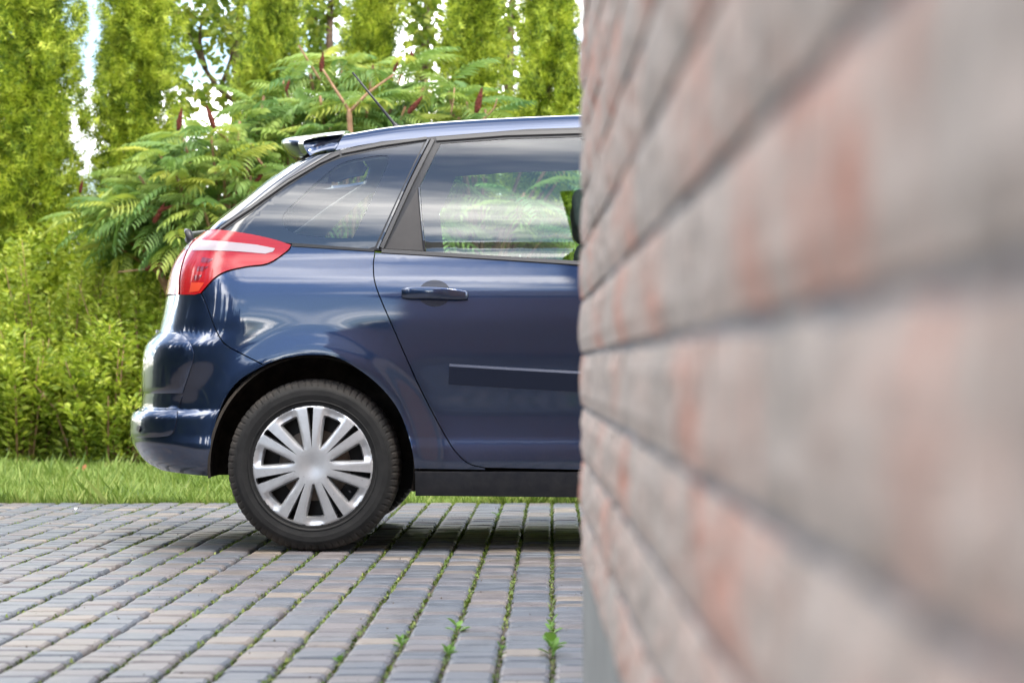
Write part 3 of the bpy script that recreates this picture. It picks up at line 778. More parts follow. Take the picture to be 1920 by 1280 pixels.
gside = catmull([(366, 441), (379, 431), (400, 412), (455, 366), (520, 318), (560, 299)], 4) + [(540, 290), (480, 330), (420, 375), (350, 420), (325, 445), (330, 447)]
patch('tailgate_window_edge', gside, M_BLACKGLOSS, tailgate, off=0.0, gap=0.0, res=0.014)
# rear wiper
wb = (354 - PX0) / FPX * 9.5
V, F = join([tube([(wb + 0.03, YC - 0.30, 1.155), (wb - 0.012, YC - 0.24, 1.185), (wb - 0.03, YC - 0.10, 1.215), (wb - 0.02, YC + 0.3, 1.25)], [0.018, 0.016, 0.011, 0.006], 8),
             tube([(wb + 0.012, YC - 0.30, 1.16), (wb - 0.006, YC - 0.29, 1.215), (wb - 0.02, YC - 0.26, 1.222)], [0.016, 0.015, 0.008], 8)])
obj('rear_wiper', V, F, M_TRIM, car, True, True)
# ---- roof
RSIL = pchip([560, 600, 644, 740, 850, 1000, 1090, 1250, 1400, 1500, 1560], [262, 256, 249.5, 234.5, 225, 217, 214, 215, 226, 246, 262])
RAILF = pchip([p[0] for p in RAIL] + [1560], [p[1] for p in RAIL] + [282])
def roof_section(px, n=22, half=False):
    py = float(RAILF(px)); q = unproj([(px, py)])[0]; X, zr = q; b = float(half_y(np.array([X]), np.array([zr]))[0])
    kp = catmull([(0, 0), (0.012, 0.26), (0.029, 0.56), (0.052, 0.80), (0.095, 0.93), (0.19, 0.982), (0.36, 1.0), (b, 1.03)], 3)
    yy = np.array([b - k_[0] for k_ in kp]); zz_ = np.array([k_[1] for k_ in kp]); h = 0.09
    tgt = float(RSIL(px))
    for _ in range(8):
        Z = zr + h * zz_; Y = YC - yy; p = PY0 - (Z - CAMH) / Y * FPX
        h += (p.min() - tgt) / FPX * Y[int(np.argmin(p))]
    Z = zr - 0.004 + h * zz_
    sec = [(X, YC - y, z) for y, z in zip(yy, Z)]
    return sec + [(X, YC + y, z) for y, z in list(zip(yy, Z))[-2::-1]]
def loft(secs, close=False):
    n = len(secs[0]); V = np.array([p for s_ in secs for p in s_], float)
    F = [(k * n + i, k * n + i + 1, (k + 1) * n + i + 1, (k + 1) * n + i) for k in range(len(secs) - 1) for i in range(n - 1)]
    if close: F += [(k * n + n - 1, k * n, (k + 1) * n, (k + 1) * n + n - 1) for k in range(len(secs) - 1)]
    return V, F
pxs = list(np.linspace(643, 1500, 46)); secs = [roof_section(p) for p in pxs]
# slanted rear edge like the joint to the spoiler
V, F = loft(secs)
ns = len(secs[0]); V = V.reshape(len(pxs), ns, 3)
for k in range(4):
    t = 1 - k / 4
    for i in range(ns):
        s_ = min(i, ns - 1 - i) / 10.0; V[k, i, 0] += -0.028 * max(0, 1 - s_) * t + 0.0
roof = obj('roof', V.reshape(-1, 3), [f[::-1] for f in F], M_PAINT, car, True, True)
# headlining under the roof
Vh = V.copy(); Vh[:, :, 2] -= 0.03; Vh[:, :, 1] = YC + (Vh[:, :, 1] - YC) * 0.97
obj('headlining', Vh.reshape(-1, 3), F, M_LININGLIGHT, car, True, True)
# ---- spoiler
def spoiler():
    prof = [(649, 249.5), (600, 254), (560, 258.5), (535, 262), (524, 266), (521, 271), (524, 280), (531, 290), (541, 298), (546, 299), (556, 294), (590, 287), (628, 283)]
    prof = catmull(prof, 3); secs_ = []
    base = np.array([world(px, py, 9.28) for px, py in prof])
    zc0 = base[0, 2]
    for u in np.linspace(-1, 1, 41):
        q = base.copy(); yb = 0.655 * u
        tipw = np.clip((base[0, 0] - q[:, 0]) / (base[0, 0] - base[:, 0].min()), 0, 1)
        q[:, 0] += tipw * 0.11 * abs(u) ** 5 - 0.02 * tipw * (1 - u * u)
        crown_ = 0.030 * (1 - abs(u) ** 2.4) - 0.010 * abs(u) ** 8
        under = np.array([1 if i > len(prof) * 0.55 else 0 for i in range(len(prof))])
        q[:, 2] += crown_ - 0.0 * under
        q[:, 1] = YC + yb
        sh = 1 - 0.20 * max(0, (abs(u) - 0.9) / 0.1) ** 2; cxz = q[len(q) // 4].copy(); q[:, 2] = cxz[2] + (q[:, 2] - cxz[2]) * sh
        secs_.append([tuple(p) for p in q])
    V_, F_ = loft(secs_, True); n = len(prof)
    F_ += [tuple(range(n)), tuple(range((len(secs_) - 1) * n, len(secs_) * n))[::-1]]
    o = obj('spoiler', V_, F_, M_PAINT, car, True, True)
    return o
spo = spoiler()
# antenna
ant0 = world(742, 236, 9.45); ant1 = world(661, 136, 9.45)
A0, A1 = Vector(ant0), Vector(ant1)
V, F = tube([A0 - (A1 - A0) * 0.05, A0, A0.lerp(A1, 0.06), A0.lerp(A1, 0.4), A1], [0.016, 0.011, 0.0062, 0.0050, 0.0036], 8)
obj('antenna', V, F, M_TRIM, car, True, True)
# ---- windscreen, bonnet, floor
ws_top = roof_section(1500); ws = []
for k in range(9):
    t = k / 8; x = (1 - t) * ws_top[0][0] + t * world(2010, 440, 9.3)[0]
    ws.append([(x + 0.16 * t * (1 - ((p[1] - YC) / 0.75) ** 2) * 0.6, YC + (p[1] - YC) * (1 + 0.12 * t), (1 - t) * p[2] + t * 1.13 + 0.05 * t * (1 - t)) for p in ws_top])
V, F = loft(ws); obj('windscreen', V, [f[::-1] for f in F], M_GLASS, car, True, True)
bn = []
for k in range(12):
    t = k / 11; px = 1990 + t * 400; x = (px - PX0) / FPX * 9.3; z = 1.115 - 0.19 * t ** 1.8
    bn.append([(x, YC + 0.80 * u * (1 - 0.22 * t ** 2), z + 0.05 * (1 - u * u) - 0.10 * abs(u) ** 7) for u in np.linspace(-1, 1, 21)])
V, F = loft(bn); obj('bonnet', V, F, M_PAINT, car, True, True)
# grille panel across the nose
V, F = box((2395 - PX0) / FPX * 9.3, (2440 - PX0) / FPX * 9.3, YC - 0.62, YC + 0.62, 0.30, 0.92)
bevel_obj(obj('grille', V, F, M_TRIM, car, False, True), 0.03, 3)
# floor pan and structure that stops light passing under and through the body
xa, xb = XW + 0.44, XWF - 0.44
parts = [box(xa, xb, YC - 0.83, YC + 0.83, 0.215, 0.33), box(XW - 0.45, xa, YC - 0.54, YC + 0.54, 0.27, 0.62), box(xb, XWF + 0.70, YC - 0.56, YC + 0.56, 0.22, 0.70)]
obj('floor_pan', *join(parts), M_UNDER, car, False, True)
V, F = join([tube([(XW - 0.60, YC + 0.45, 0.27), (XW - 0.5, YC + 0.45, 0.27), (XW + 0.3, YC + 0.2, 0.24), (xb, YC + 0.1, 0.235)], 0.035, 10)])
obj('exhaust_pipe', V, F, M_UNDER, car, True, True)
V, F = join([tube([(XW, YC - 0.7, ZW - 0.02), (XW, YC + 0.7, ZW - 0.02)], 0.045, 10), box(XW - 0.02, XW + 0.45, YC - 0.62, YC - 0.54, 0.22, 0.33), box(XW - 0.02, XW + 0.45, YC + 0.54, YC + 0.62, 0.22, 0.33)])
obj('rear_axle', V, F, M_UNDER, car, False, True)
# inner door cards and cabin sides
for sd in (1, -1):
    y = YC - sd * 0.80
    V, F = box(XW + 0.46, XWF - 0.62, y - 0.012, y + 0.012, 0.34, 1.075); obj('door_card', V, F, M_LININGDARK, car, False, True)
    V, F = box(XW - 0.36, XW + 0.12, y - 0.012 + sd * 0.06, y + 0.012 + sd * 0.06, 0.79, 1.06); obj('boot_lining', V, F, M_LININGLIGHT, car, False, True)
V, F = box(XW - 0.42, XW - 0.02, YC - 0.70, YC + 0.70, 1.02, 1.05); obj('parcel_shelf', V, F, M_LININGDARK, car, False, True)
# wheel arch liners
for xw in (XW, XWF):
    for sd in (1, -1):
        th = np.linspace(-0.22, math.pi + 0.10, 34); V = []
        yo, yi = YC - sd * 0.872, YC - sd * 0.57
        prof = [(yo, 0.0), (yo + sd * 0.012, 0.012), ((yo + yi) / 2, 0.015), (yi, 0.010)]
        n = len(th)
        for y, dr in prof: V += [(xw + (AX + dr - 0.004) * math.cos(t), y, ZW + (AZ + dr - 0.004) * math.sin(t)) for t in th]
        V += [(xw, yi, ZW - 0.05)]; F = []
        for k in range(3): F += [(k * n + i, k * n + i + 1, (k + 1) * n + i + 1, (k + 1) * n + i) for i in range(n - 1)]
        F += [(3 * n + i, 3 * n + i + 1, 4 * n) for i in range(n - 1)]
        obj('wheel_arch_liner', V, F, M_LINER, car, True, True)
# ---- door handle
def handle(cx_, cy_, par):
    bowl = [(cx_ + 30 * math.cos(a), cy_ + (-3 if math.sin(a) < 0 else -1) + 24 * math.sin(a)) for a in np.linspace(0, 6.283, 25)[:-1]]
    b = patch('handle_recess', bowl, mat('painted_recess_shade', (0.008, 0.011, 0.026), 0.25, 0.3, 0.5, 0.6), par, off=0.0012, gap=0, flange=0.002, res=0.012)  # flat patch on the skin; the bowl's shade is put into its colour
    q = unproj([(cx_ - 61, cy_ - 1), (cx_ - 45, cy_ - 1), (cx_ - 5, cy_), (cx_ + 36, cy_ + 2), (cx_ + 62, cy_ + 3)])
    out = [0.010, 0.022, 0.034, 0.028, 0.010]; hh = [0.017, 0.0225, 0.022, 0.020, 0.015]
    q2 = np.array(catmull([(*p, o, h) for p, o, h in zip(q, out, hh)], 6)); P, n_ = surf(q2[:, 0], q2[:, 1])
    secs_ = []
    for p, nn, o, h in zip(P, n_, q2[:, 2], q2[:, 3]):
        ring = []
        for a in np.linspace(0, 2 * math.pi, 17)[:-1]:
            ca, sa = math.cos(a), math.sin(a); e = 0.55
            u = abs(ca) ** e * np.sign(ca); v = abs(sa) ** e * np.sign(sa)
            ring.append(tuple(p + nn * (o + u * 0.010) + np.array([0, 0, 1.0]) * v * h * 1.0))
        secs_.append(ring)
    V_, F_ = loft(secs_, True); n = 16; F_ = [f[::-1] for f in F_] + [tuple(range(n)), tuple(range((len(secs_) - 1) * n, len(secs_) * n))[::-1]]
    for sd, pr in zip((1, -1), par):
        v = V_.copy()
        if sd < 0: v[:, 1] = 2 * YC - v[:, 1]
        link('door_handle', mesh_np('door_handle', v - CARLOC, F_ if sd > 0 else [f[::-1] for f in F_], True), M_PAINT, pr)
handle(815, 552, doors); handle(1400, 575, fdoors)
# ---- side protection moulding
M_MOULD = mat('darkened_satin_moulding', (0.010, 0.016, 0.038), 0.36, 0.2, 0.5)  # body-coloured moulding; the dark ground it mirrors is put into this colour
strip('side_moulding', [(842, 701), (950, 707.5), (1088, 715), (1286, 726)], 0.076, M_MOULD, doors, prof=[(-0.5, -0.004), (-0.5, 0.004), (-0.44, 0.005), (0.39, 0.018), (0.5, 0.005), (0.5, -0.004)])
strip('side_moulding', [(1300, 722), (1500, 734), (1772, 750)], 0.07, M_MOULD, fdoors, prof=[(-0.5, -0.004), (-0.5, 0.004), (-0.44, 0.005), (0.39, 0.018), (0.5, 0.005), (0.5, -0.004)])
# ---- door mirror (front doors)
for sd, pr in zip((1, -1), fdoors):
    bm = bmesh.new(); bmesh.ops.create_icosphere(bm, subdivisions=3, radius=1.0)
    x, y, z = world(1800, 520, 9.0)[0], YC - sd * 0.99, 1.10
    for v in bm.verts: v.co = Vector((x + v.co.x * 0.07 - CARLOC[0], y + v.co.y * 0.12 - CARLOC[1], z + v.co.z * 0.075))
    me = bpy.data.meshes.new('door_mirror'); bm.to_mesh(me); bm.free(); me.polygons.foreach_set('use_smooth', np.ones(len(me.polygons), bool)); link('door_mirror', me, M_PAINT, pr)
# ---- wheels
TR, RR = 0.3215, 0.2262
def tyre_mesh():
    prof = [(-0.006, 0.214), (0.0, 0.224), (-0.0, 0.232), (0.006, 0.236), (0.007, 0.239), (0.0045, 0.241), (0.0085, 0.262), (0.0075, 0.280), (0.0058, 0.2815), (0.0058, 0.283), (0.001, 0.291), (-0.006, 0.3005), (-0.013, 0.3085), (-0.024, 0.3155),
            (-0.036, 0.3188), (-0.060, 0.3207), (-0.106, TR), (-0.152, 0.3207), (-0.176, 0.3188), (-0.199, 0.3085), (-0.213, 0.291), (-0.220, 0.262), (-0.213, 0.236), (-0.206, 0.214)]
    n = 300; V = []; m = len(prof)
    for i in range(n):
        a = 2 * math.pi * i / n; notch = (i % 4 == 0)
        for k, (o, r) in enumerate(prof):
            if notch and 11 <= k <= 15: r -= 0.0024; o -= 0.0015 if k < 13 else 0
            if notch and 17 <= k <= 19: r -= 0.005
            V.append((r * math.cos(a), -o, r * math.sin(a)))
    F = [(i * m + k, i * m + k + 1, ((i + 1) % n) * m + k + 1, ((i + 1) % n) * m + k) for i in range(n) for k in range(m - 1)]
    return mesh_np('tyre', V, F, False)
def hub_mesh():
    Rr = RR
    def pol(r, a): return (r * Rr * math.cos(a), r * Rr * math.sin(a))
    outer = [pol(1.0, a) for a in np.linspace(0, 2 * math.pi, 181)[:-1]]
    holes = []
    for k in range(7):
        a0 = R(67) + 2 * math.pi * k / 7
        U = []
        for r, w in ((0.285, 0.0), (0.30, 0.020), (0.34, 0.032), (0.45, 0.064), (0.60, 0.106), (0.78, 0.154), (0.815, 0.158), (0.838, 0.145)): U.append((r, w))
        right = [(r * Rr, w * Rr) for r, w in U]; pts = [(x, -y) for x, y in right[1:]][::-1] + [right[0]] + right[1:]
        arc = [(0.848 * Rr, y * Rr) for y in (0.08, 0.0, -0.08)]
        pts = pts + arc
        holes.append(('u', [(x * math.cos(a0) - y * math.sin(a0), x * math.sin(a0) + y * math.cos(a0)) for x, y in pts]))
        a1 = a0 + math.pi / 7
        pts = [(0.30 * Rr, 0.0)] + [(r * Rr, w * Rr) for r, w in ((0.45, 0.013), (0.65, 0.030), (0.85, 0.048), (0.952, 0.056))] + [(0.962 * Rr, 0.0)] + [(r * Rr, -w * Rr) for r, w in ((0.952, 0.056), (0.85, 0.048), (0.65, 0.030), (0.45, 0.013))]
        holes.append(('n', [(x * math.cos(a1) - y * math.sin(a1), x * math.sin(a1) + y * math.cos(a1)) for x, y in pts]))
    def height(p):
        r = np.hypot(p[:, 0], p[:, 1]) / Rr
        h = 0.014 - 0.012 * np.clip((r - 0.2) / 0.8, 0, 1) ** 1.6 - 0.007 * np.exp(-(r / 0.17) ** 2) - 0.008 * np.clip((r - 0.955) / 0.045, 0, 1) ** 2
        th = np.arctan2(p[:, 1], p[:, 0]); ph = ((th - R(67) + math.pi / 7) % (2 * math.pi / 7)) - math.pi / 7      # 0 at a wide opening
        lat = np.abs(ph) * r            # sideways distance from the opening's axis
        ridge = 0.215 * r + 0.0
        side = np.clip((ridge - lat) / 0.09, 0, 1.2) * np.clip((r - 0.28) / 0.2, 0, 1) * np.clip((0.99 - r) / 0.08, 0, 1)
        return h - 0.0095 * side
    Po = np.array(outer); Hs = []
    for typ, h in holes:
        h = densify(np.array(h), 0.006); Hs.append((typ, h))
    xs = np.arange(-Rr, Rr, 0.0055); g = np.array([(x + (0.00275 if j % 2 else 0), y) for j, y in enumerate(xs) for x in xs])
    k = np.hypot(g[:, 0], g[:, 1]) < Rr * 0.985
    for _, h in Hs: k &= ~inside(g, h)
    g = g[k]; d = np.full(len(g), 9.0)
    for _, h in Hs: d = np.minimum(d, boundary_dist(g, h))
    g = g[d > 0.0028]
    loops = [Po] + [h for _, h in Hs]; allp = np.concatenate(loops + [g]); edges = []; s_ = 0
    for L in loops: edges += [(s_ + i, s_ + (i + 1) % len(L)) for i in range(len(L))]; s_ += len(L)
    r_ = delaunay_2d_cdt([Vector(p) for p in allp], edges, [], 0, 1e-7)
    q = np.array([tuple(v) for v in r_[0]]); F = np.array(r_[2]); cen = q[F].mean(1); keep = np.hypot(cen[:, 0], cen[:, 1]) < Rr
    for _, h in Hs: keep &= ~inside(cen, h)
    F = F[keep]
    ar = (q[F[:, 1], 0] - q[F[:, 0], 0]) * (q[F[:, 2], 1] - q[F[:, 0], 1]) - (q[F[:, 2], 0] - q[F[:, 0], 0]) * (q[F[:, 1], 1] - q[F[:, 0], 1])
    F[ar < 0] = F[ar < 0][:, ::-1]
    V = [np.stack([q[:, 0], -height(q), q[:, 1]], 1)]; FF = [tuple(f) for f in F]; base = len(q)
    for typ, h in Hs:
        c = h.mean(0); z0 = height(h); n = len(h); ccw = area2(h) > 0
        e = np.roll(h, -1, 0) - np.roll(h, 1, 0); e /= np.linalg.norm(e, axis=1, keepdims=True); nr = np.stack([-e[:, 1], e[:, 0]], 1) * (1 if ccw else -1)
        ins = 0.0055 if typ == 'u' else 0.0015
        lev = [(0.0, 0.0), (ins, 0.012), (ins + 0.001, 0.036)]
        for sh, dz in lev:
            p = h + nr * sh; V.append(np.stack([p[:, 0], -(z0 - dz), p[:, 1]], 1))
        for k_ in range(2):
            for i in range(n):
                a, b = base + k_ * n + i, base + k_ * n + (i + 1) % n; f = (a, b, b + n, a + n)
                FF.append(f if ccw else f[::-1])
        base += 3 * n
    n = len(Po); z0 = height(Po)
    V.append(np.stack([Po[:, 0], -z0, Po[:, 1]], 1)); V.append(np.stack([Po[:, 0] * 0.985, -(z0 - 0.03), Po[:, 1] * 0.985], 1))
    FF += [(base + i, base + n + i, base + n + (i + 1) % n, base + (i + 1) % n) for i in range(n)]
    return mesh_np('wheel_trim', np.concatenate(V), FF, True)
def lathe_disc(prof, n=64):
    V = [(r * math.cos(2 * math.pi * i / n), -o, r * math.sin(2 * math.pi * i / n)) for i in range(n) for o, r in prof]; m = len(prof)
    return V, [(i * m + k, i * m + k + 1, ((i + 1) % n) * m + k + 1, ((i + 1) % n) * m + k) for i in range(n) for k in range(m - 1)]
TYRE_ME = tyre_mesh(); TYRE_ME.materials.append(M_TYRE)
HUB_ME = hub_mesh(); HUB_ME.materials.append(M_HUB)
try: HUB_ME.set_sharp_from_angle(angle=R(32))
except Exception: pass
RIM_ME = mesh_np('steel_rim', *lathe_disc([(-0.030, 0.221), (-0.055, 0.205), (-0.10, 0.200), (-0.19, 0.205), (-0.20, 0.218)]), True); RIM_ME.materials.append(M_STEEL)
DISC_ME = mesh_np('brake_disc', *lathe_disc([(-0.066, 0.02), (-0.062, 0.06), (-0.064, 0.085), (-0.075, 0.088), (-0.075, 0.132), (-0.085, 0.134), (-0.10, 0.02)]), True); DISC_ME.materials.append(M_BRAKE)
def steel_disc():
    V, F = lathe_disc([(-0.050, 0.0), (-0.050, 0.07), (-0.058, 0.10), (-0.062, 0.125)]); return V, F
BACK_ME = mesh_np('wheel_disc', *lathe_disc([(-0.085, 0.0), (-0.085, 0.206)]), True); BACK_ME.materials.append(M_STEEL)
NUT_V, NUT_F = tube([(0.128, 0.045, -0.09), (0.137, 0.012, -0.097)], [0.0045, 0.004], 8)
def wheel(x, sd):
    w = empty('wheel', (0, 0, 0)); w.parent = car
    w.location = (x - CARLOC[0], (YC - sd * 0.876) - CARLOC[1], TR - 0.003)
    if sd < 0: w.rotation_euler = (0, 0, math.pi)
    link('tyre', TYRE_ME, None, w); link('wheel_trim', HUB_ME, None, w); link('steel_rim', RIM_ME, None, w); link('brake_disc', DISC_ME, None, w); link('wheel_disc', BACK_ME, None, w)
    link('valve', mesh_np('valve', NUT_V, NUT_F, True), M_TRIM, w)
for x in (XW + 0.004, XWF + 0.004):
    for sd in (1, -1): wheel(x, sd)
# ---- seats
def rounded(name, x0, x1, y0, y1, z0, z1, m, par, w=0.04, lean=0.0):
    V, F = box(x0, x1, y0, y1, z0, z1); V = np.array(V); V[4:, 0] -= lean
    return bevel_obj(obj(name, V, F, m, par, False, True), w, 4)
for yy in (-0.40, 0.40):
    xs = world(1072, 450, 9.4)[0]
    st = empty('front_seat', (0, 0, 0)); st.parent = car
    rounded('seat_back', xs + 0.10, xs + 0.26, YC + yy - 0.25, YC + yy + 0.25, 0.45, 1.16, M_SEAT, st, 0.06, 0.10)
    rounded('headrest', xs + 0.015, xs + 0.115, YC + yy - 0.14, YC + yy + 0.14, 1.20, 1.37, M_SEAT, st, 0.045, 0.02)
    rounded('seat_cushion', xs + 0.2, xs + 0.75, YC + yy - 0.25, YC + yy + 0.25, 0.36, 0.55, M_SEAT, st, 0.06)
for yy in (-0.48, 0.0, 0.48):
    xs = world(800, 450, 9.4)[0]
    st = empty('rear_seat', (0, 0, 0)); st.parent = car
    rounded('seat_back', xs + 0.0, xs + 0.16, YC + yy - 0.23, YC + yy + 0.23, 0.45, 1.08, M_LININGDARK, st, 0.06, 0.10)
    rounded('headrest', xs - 0.10, xs - 0.02, YC + yy - 0.11, YC + yy + 0.11, 1.06, 1.13, M_LININGDARK, st, 0.03, 0.02)
rounded('dashboard', XWF - 0.55, XWF - 0.1, YC - 0.75, YC + 0.75, 0.6, 1.05, M_LININGDARK, car, 0.06)

# ================================================================== PLANTS
def crown_obj(name, V, F, m, parent): return obj(name, V, F, m, parent, False)
# ---- thuja columns
SPRAY_V, SPRAY_F = [], []
def spray_template():
    V = [(-0.03, 0, 0), (0.03, 0, 0), (0.0, 1.0, 0.10)]; F = [(0, 1, 2)]
    for k, (y, l) in enumerate(((0.10, 0.50), (0.28, 0.50), (0.46, 0.40), (0.64, 0.28))):
        for s_ in (-1, 1):
            b = len(V); V += [(0.0, y, 0.02), (0.0, y + 0.11, 0.03), (s_ * l * 0.75, y + l * 0.72, 0.10 * s_ * (1 if k % 2 else -1))]
            F.append((b, b + 1, b + 2) if s_ < 0 else (b, b + 2, b + 1))
    return np.array(V), np.array(F)
SPV, SPF = spray_template()
def thuja_mesh(seed, H=5.6, Rm=0.43):
    g = np.random.default_rng(seed); cl = 300
    zc = 0.15 + (H - 0.2) * g.random(cl) ** 0.92; ph = g.random(cl) * 6.283
    def rad(z): return Rm * np.clip(1.02 - (z / H) ** 2.6, 0.03, 1) * (0.75 + 0.25 * np.clip(z / 0.7, 0, 1))
    per = 30; n = cl * per
    bump_ = g.normal(0, 0.085, cl)
    z = np.repeat(zc, per) + g.normal(0, 0.12, n); p = np.repeat(ph, per) + g.normal(0, 0.15, n)
    r = rad(z) * (0.90 + np.repeat(bump_, per) * 2.2) - 0.09 * g.random(n) ** 1.5
    out = np.column_stack([np.cos(p), np.sin(p), np.zeros(n)]); tan = np.column_stack([-np.sin(p), np.cos(p), np.zeros(n)])
    d = out * (0.35 + 0.5 * g.random((n, 1))) + tan * g.normal(0, 0.35, (n, 1)) + np.array([0, 0, 1.0]) * (0.35 + 0.7 * g.random((n, 1)))
    flip = g.random(n) < 0.16; d[flip, 2] *= -0.7
    a = g.random((n, 1)) * 6.283
    up = out * np.cos(a) + tan * np.sin(a)
    Mx = frames(d, up, 0.085 + 0.085 * g.random(n))
    V, F = scatter(SPV, SPF, Mx, np.column_stack([np.cos(p) * r, np.sin(p) * r, z]))
    # inner sprays so that the column is closed
    m = 4200; z2 = 0.1 + (H - 0.4) * g.random(m); p2 = g.random(m) * 6.283; r2 = rad(z2) * 0.52 * g.random(m) ** 0.5
    o2 = np.column_stack([np.cos(p2), np.sin(p2), np.zeros(m)]); d2 = o2 * 0.6 + g.normal(0, 0.3, (m, 3)) + np.array([0, 0, 0.7])
    V2, F2 = scatter(SPV, SPF, frames(d2, g.normal(0, 1, (m, 3)), 0.16 + 0.06 * g.random(m)), np.column_stack([np.cos(p2) * r2, np.sin(p2) * r2, z2]))
    me = mesh_np('crown', np.concatenate([V, V2]), np.concatenate([F, F2 + len(V)])); me.materials.append(M_THUJA); return me
TH = [thuja_mesh(s_) for s_ in (1, 2, 3)]
TRUNK_V, TRUNK_F = tube([(0, 0, -0.1), (0.01, 0, 1.5), (0, 0.01, 3.2), (0, 0, 4.6)], [0.07, 0.055, 0.035, 0.012], 8)
TRUNK_ME = mesh_np('trunk', TRUNK_V, TRUNK_F, True); TRUNK_ME.materials.append(M_BARK)
thujas = [(62, 20.0, 1.08, 5.9, 0, 'broad yellow green thuja column at the left edge of the picture'),
          (240, 20.2, 0.92, 5.2, 1, 'yellow green thuja column second from the left, beside the gap of open sky'),
          (520, 20.6, 0.72, 5.6, 2, 'slim thuja column above the car spoiler, left of the two over the aerial'),
          (700, 20.8, 0.74, 5.5, 0, 'slim thuja column right behind the forked sumac branches and aerial tip'),
          (880, 20.7, 0.80, 5.4, 1, 'thuja column above the car roof behind the upright red sumac cone'),
          (1024, 19.4, 0.74, 4.9, 2, 'darker thuja column next to the brick wall edge'),
          (-115, 20.3, 1.0, 5.6, 2, 'thuja column just past the left picture edge'),
          (1190, 20.5, 0.9, 5.6, 1, 'thuja column hidden behind the brick wall'),
          (1360, 20.6, 0.9, 5.4, 0, 'second thuja column hidden behind the brick wall'), (1530, 20.4, 0.9, 5.5, 2, 'third thuja column hidden behind the brick wall'), (1700, 20.6, 0.9, 5.6, 1, 'fourth thuja column hidden behind the brick wall')]
for i, (px, Y, sr, H, v, lab) in enumerate(thujas):
    t = empty('thuja_tree', (world(px, 0, Y)[0], Y, -0.03)); tag(t, lab, 'tree', 'thuja columns behind the car')
    t.rotation_euler = (R(RND.gauss(0, 0.6)), R(RND.gauss(0, 0.6)), RND.random() * 6.28)
    c = link('crown', TH[v], None, t); c.scale = (sr, sr, H / 5.6)
    k = link('trunk', TRUNK_ME, None, t); k.scale = (1, 1, H / 5.6)
# ---- leaf shrubs along the lawn
LEAF_V = np.array([(0, 0, 0), (0.20, 0.28, 0.05), (0.23, 0.52, 0.06), (0.13, 0.80, 0.03), (0, 1, -0.08), (-0.13, 0.80, 0.03), (-0.23, 0.52, 0.06), (-0.20, 0.28, 0.05), (0, 0.5, -0.02)])
LEAF_F = np.array([(0, 1, 8), (1, 2, 8), (2, 3, 8), (3, 4, 8), (4, 5, 8), (5, 6, 8), (6, 7, 8), (7, 0, 8)])
def shrub(px, Y, w, h, lab, seed, n=7000, leaf=0.062):
    g = np.random.default_rng(seed); t = empty('leafy_shrub', (world(px, 0, Y)[0], Y, -0.035)); tag(t, lab, 'shrub', 'shrubs along the lawn')
    ns = 60; stems = []
    per = n // ns; P, D = [], []
    for k in range(ns):
        a = g.random() * 6.283; q = g.random() ** 0.55
        base = np.array([math.cos(a) * 0.25 * w * q, math.sin(a) * 0.22 * w * q, 0])
        hh = h * (0.55 + 0.5 * g.random()) * (1 - 0.35 * q ** 3)
        tip = np.array([math.cos(a) * w * 0.5 * q * (0.9 + 0.3 * g.random()), math.sin(a) * w * 0.42 * q, hh])
        mid = (base + tip) / 2 + np.array([0, 0, 0.12 * h])
        ts = g.random(per) ** 0.75
        c = ((1 - ts) ** 2)[:, None] * base + (2 * ts * (1 - ts))[:, None] * mid + (ts ** 2)[:, None] * tip
        if q > 0.7: c[:, 2] -= 0.10 * ts * h * (q > 0.85)
        th = g.random(per) * 6.283
        dr = np.column_stack([np.cos(th), np.sin(th), 0.15 + 0.7 * g.random(per)])
        P.append(c + dr * (0.02 + 0.05 * g.random((per, 1)))); D.append(dr)
        if k % 3 == 0: stems.append(tube([tuple(base), tuple(mid), tuple(tip)], [0.010, 0.006, 0.002], 5))
    P, D = np.concatenate(P), np.concatenate(D); P[:, 2] = np.maximum(P[:, 2], 0.06)
    Mx = frames(D, np.column_stack([g.normal(0, 0.5, len(P)), g.normal(0, 0.5, len(P)), np.ones(len(P))]), leaf * (0.6 + 0.6 * g.random(len(P))))
    # frames() puts the leaf face along z = cross(x, d): turn leaves to face the sky
    V, F = scatter(LEAF_V, LEAF_F, Mx, P)
    crown_obj('crown', V, F, M_SHRUB, t); obj('stem', *join(stems), M_SUMBARK, t, True)
shrub(40, 17.4, 1.10, 1.05, 'low leafy green shrub at the left picture edge above the grass', 11, 6500)
shrub(205, 17.3, 1.10, 1.05, 'leafy green shrub directly left of the car bumper, over the fallen leaf', 12, 7500)
shrub(375, 17.7, 1.15, 1.20, 'leafy shrub half hidden behind the rear of the car', 13, 6000)
shrub(110, 18.3, 1.5, 1.70, 'taller small leaved shrub rising behind the two front shrubs at left', 14, 14000, 0.052)
shrub(285, 17.9, 1.3, 1.55, 'taller small leaved shrub beside the tail lamp under the sumac', 15, 12000, 0.052)
shrub(-140, 17.8, 1.2, 1.3, 'leafy shrub just past the left picture edge', 16, 4000)
shrub(620, 18.4, 1.5, 1.35, 'leafy shrub behind the car seen through the quarter window', 17, 6000)
shrub(930, 18.4, 1.7, 1.35, 'leafy shrub behind the car seen through the door window', 18, 7000)
shrub(1230, 18.2, 1.5, 1.4, 'leafy shrub behind the brick wall', 19, 4000)
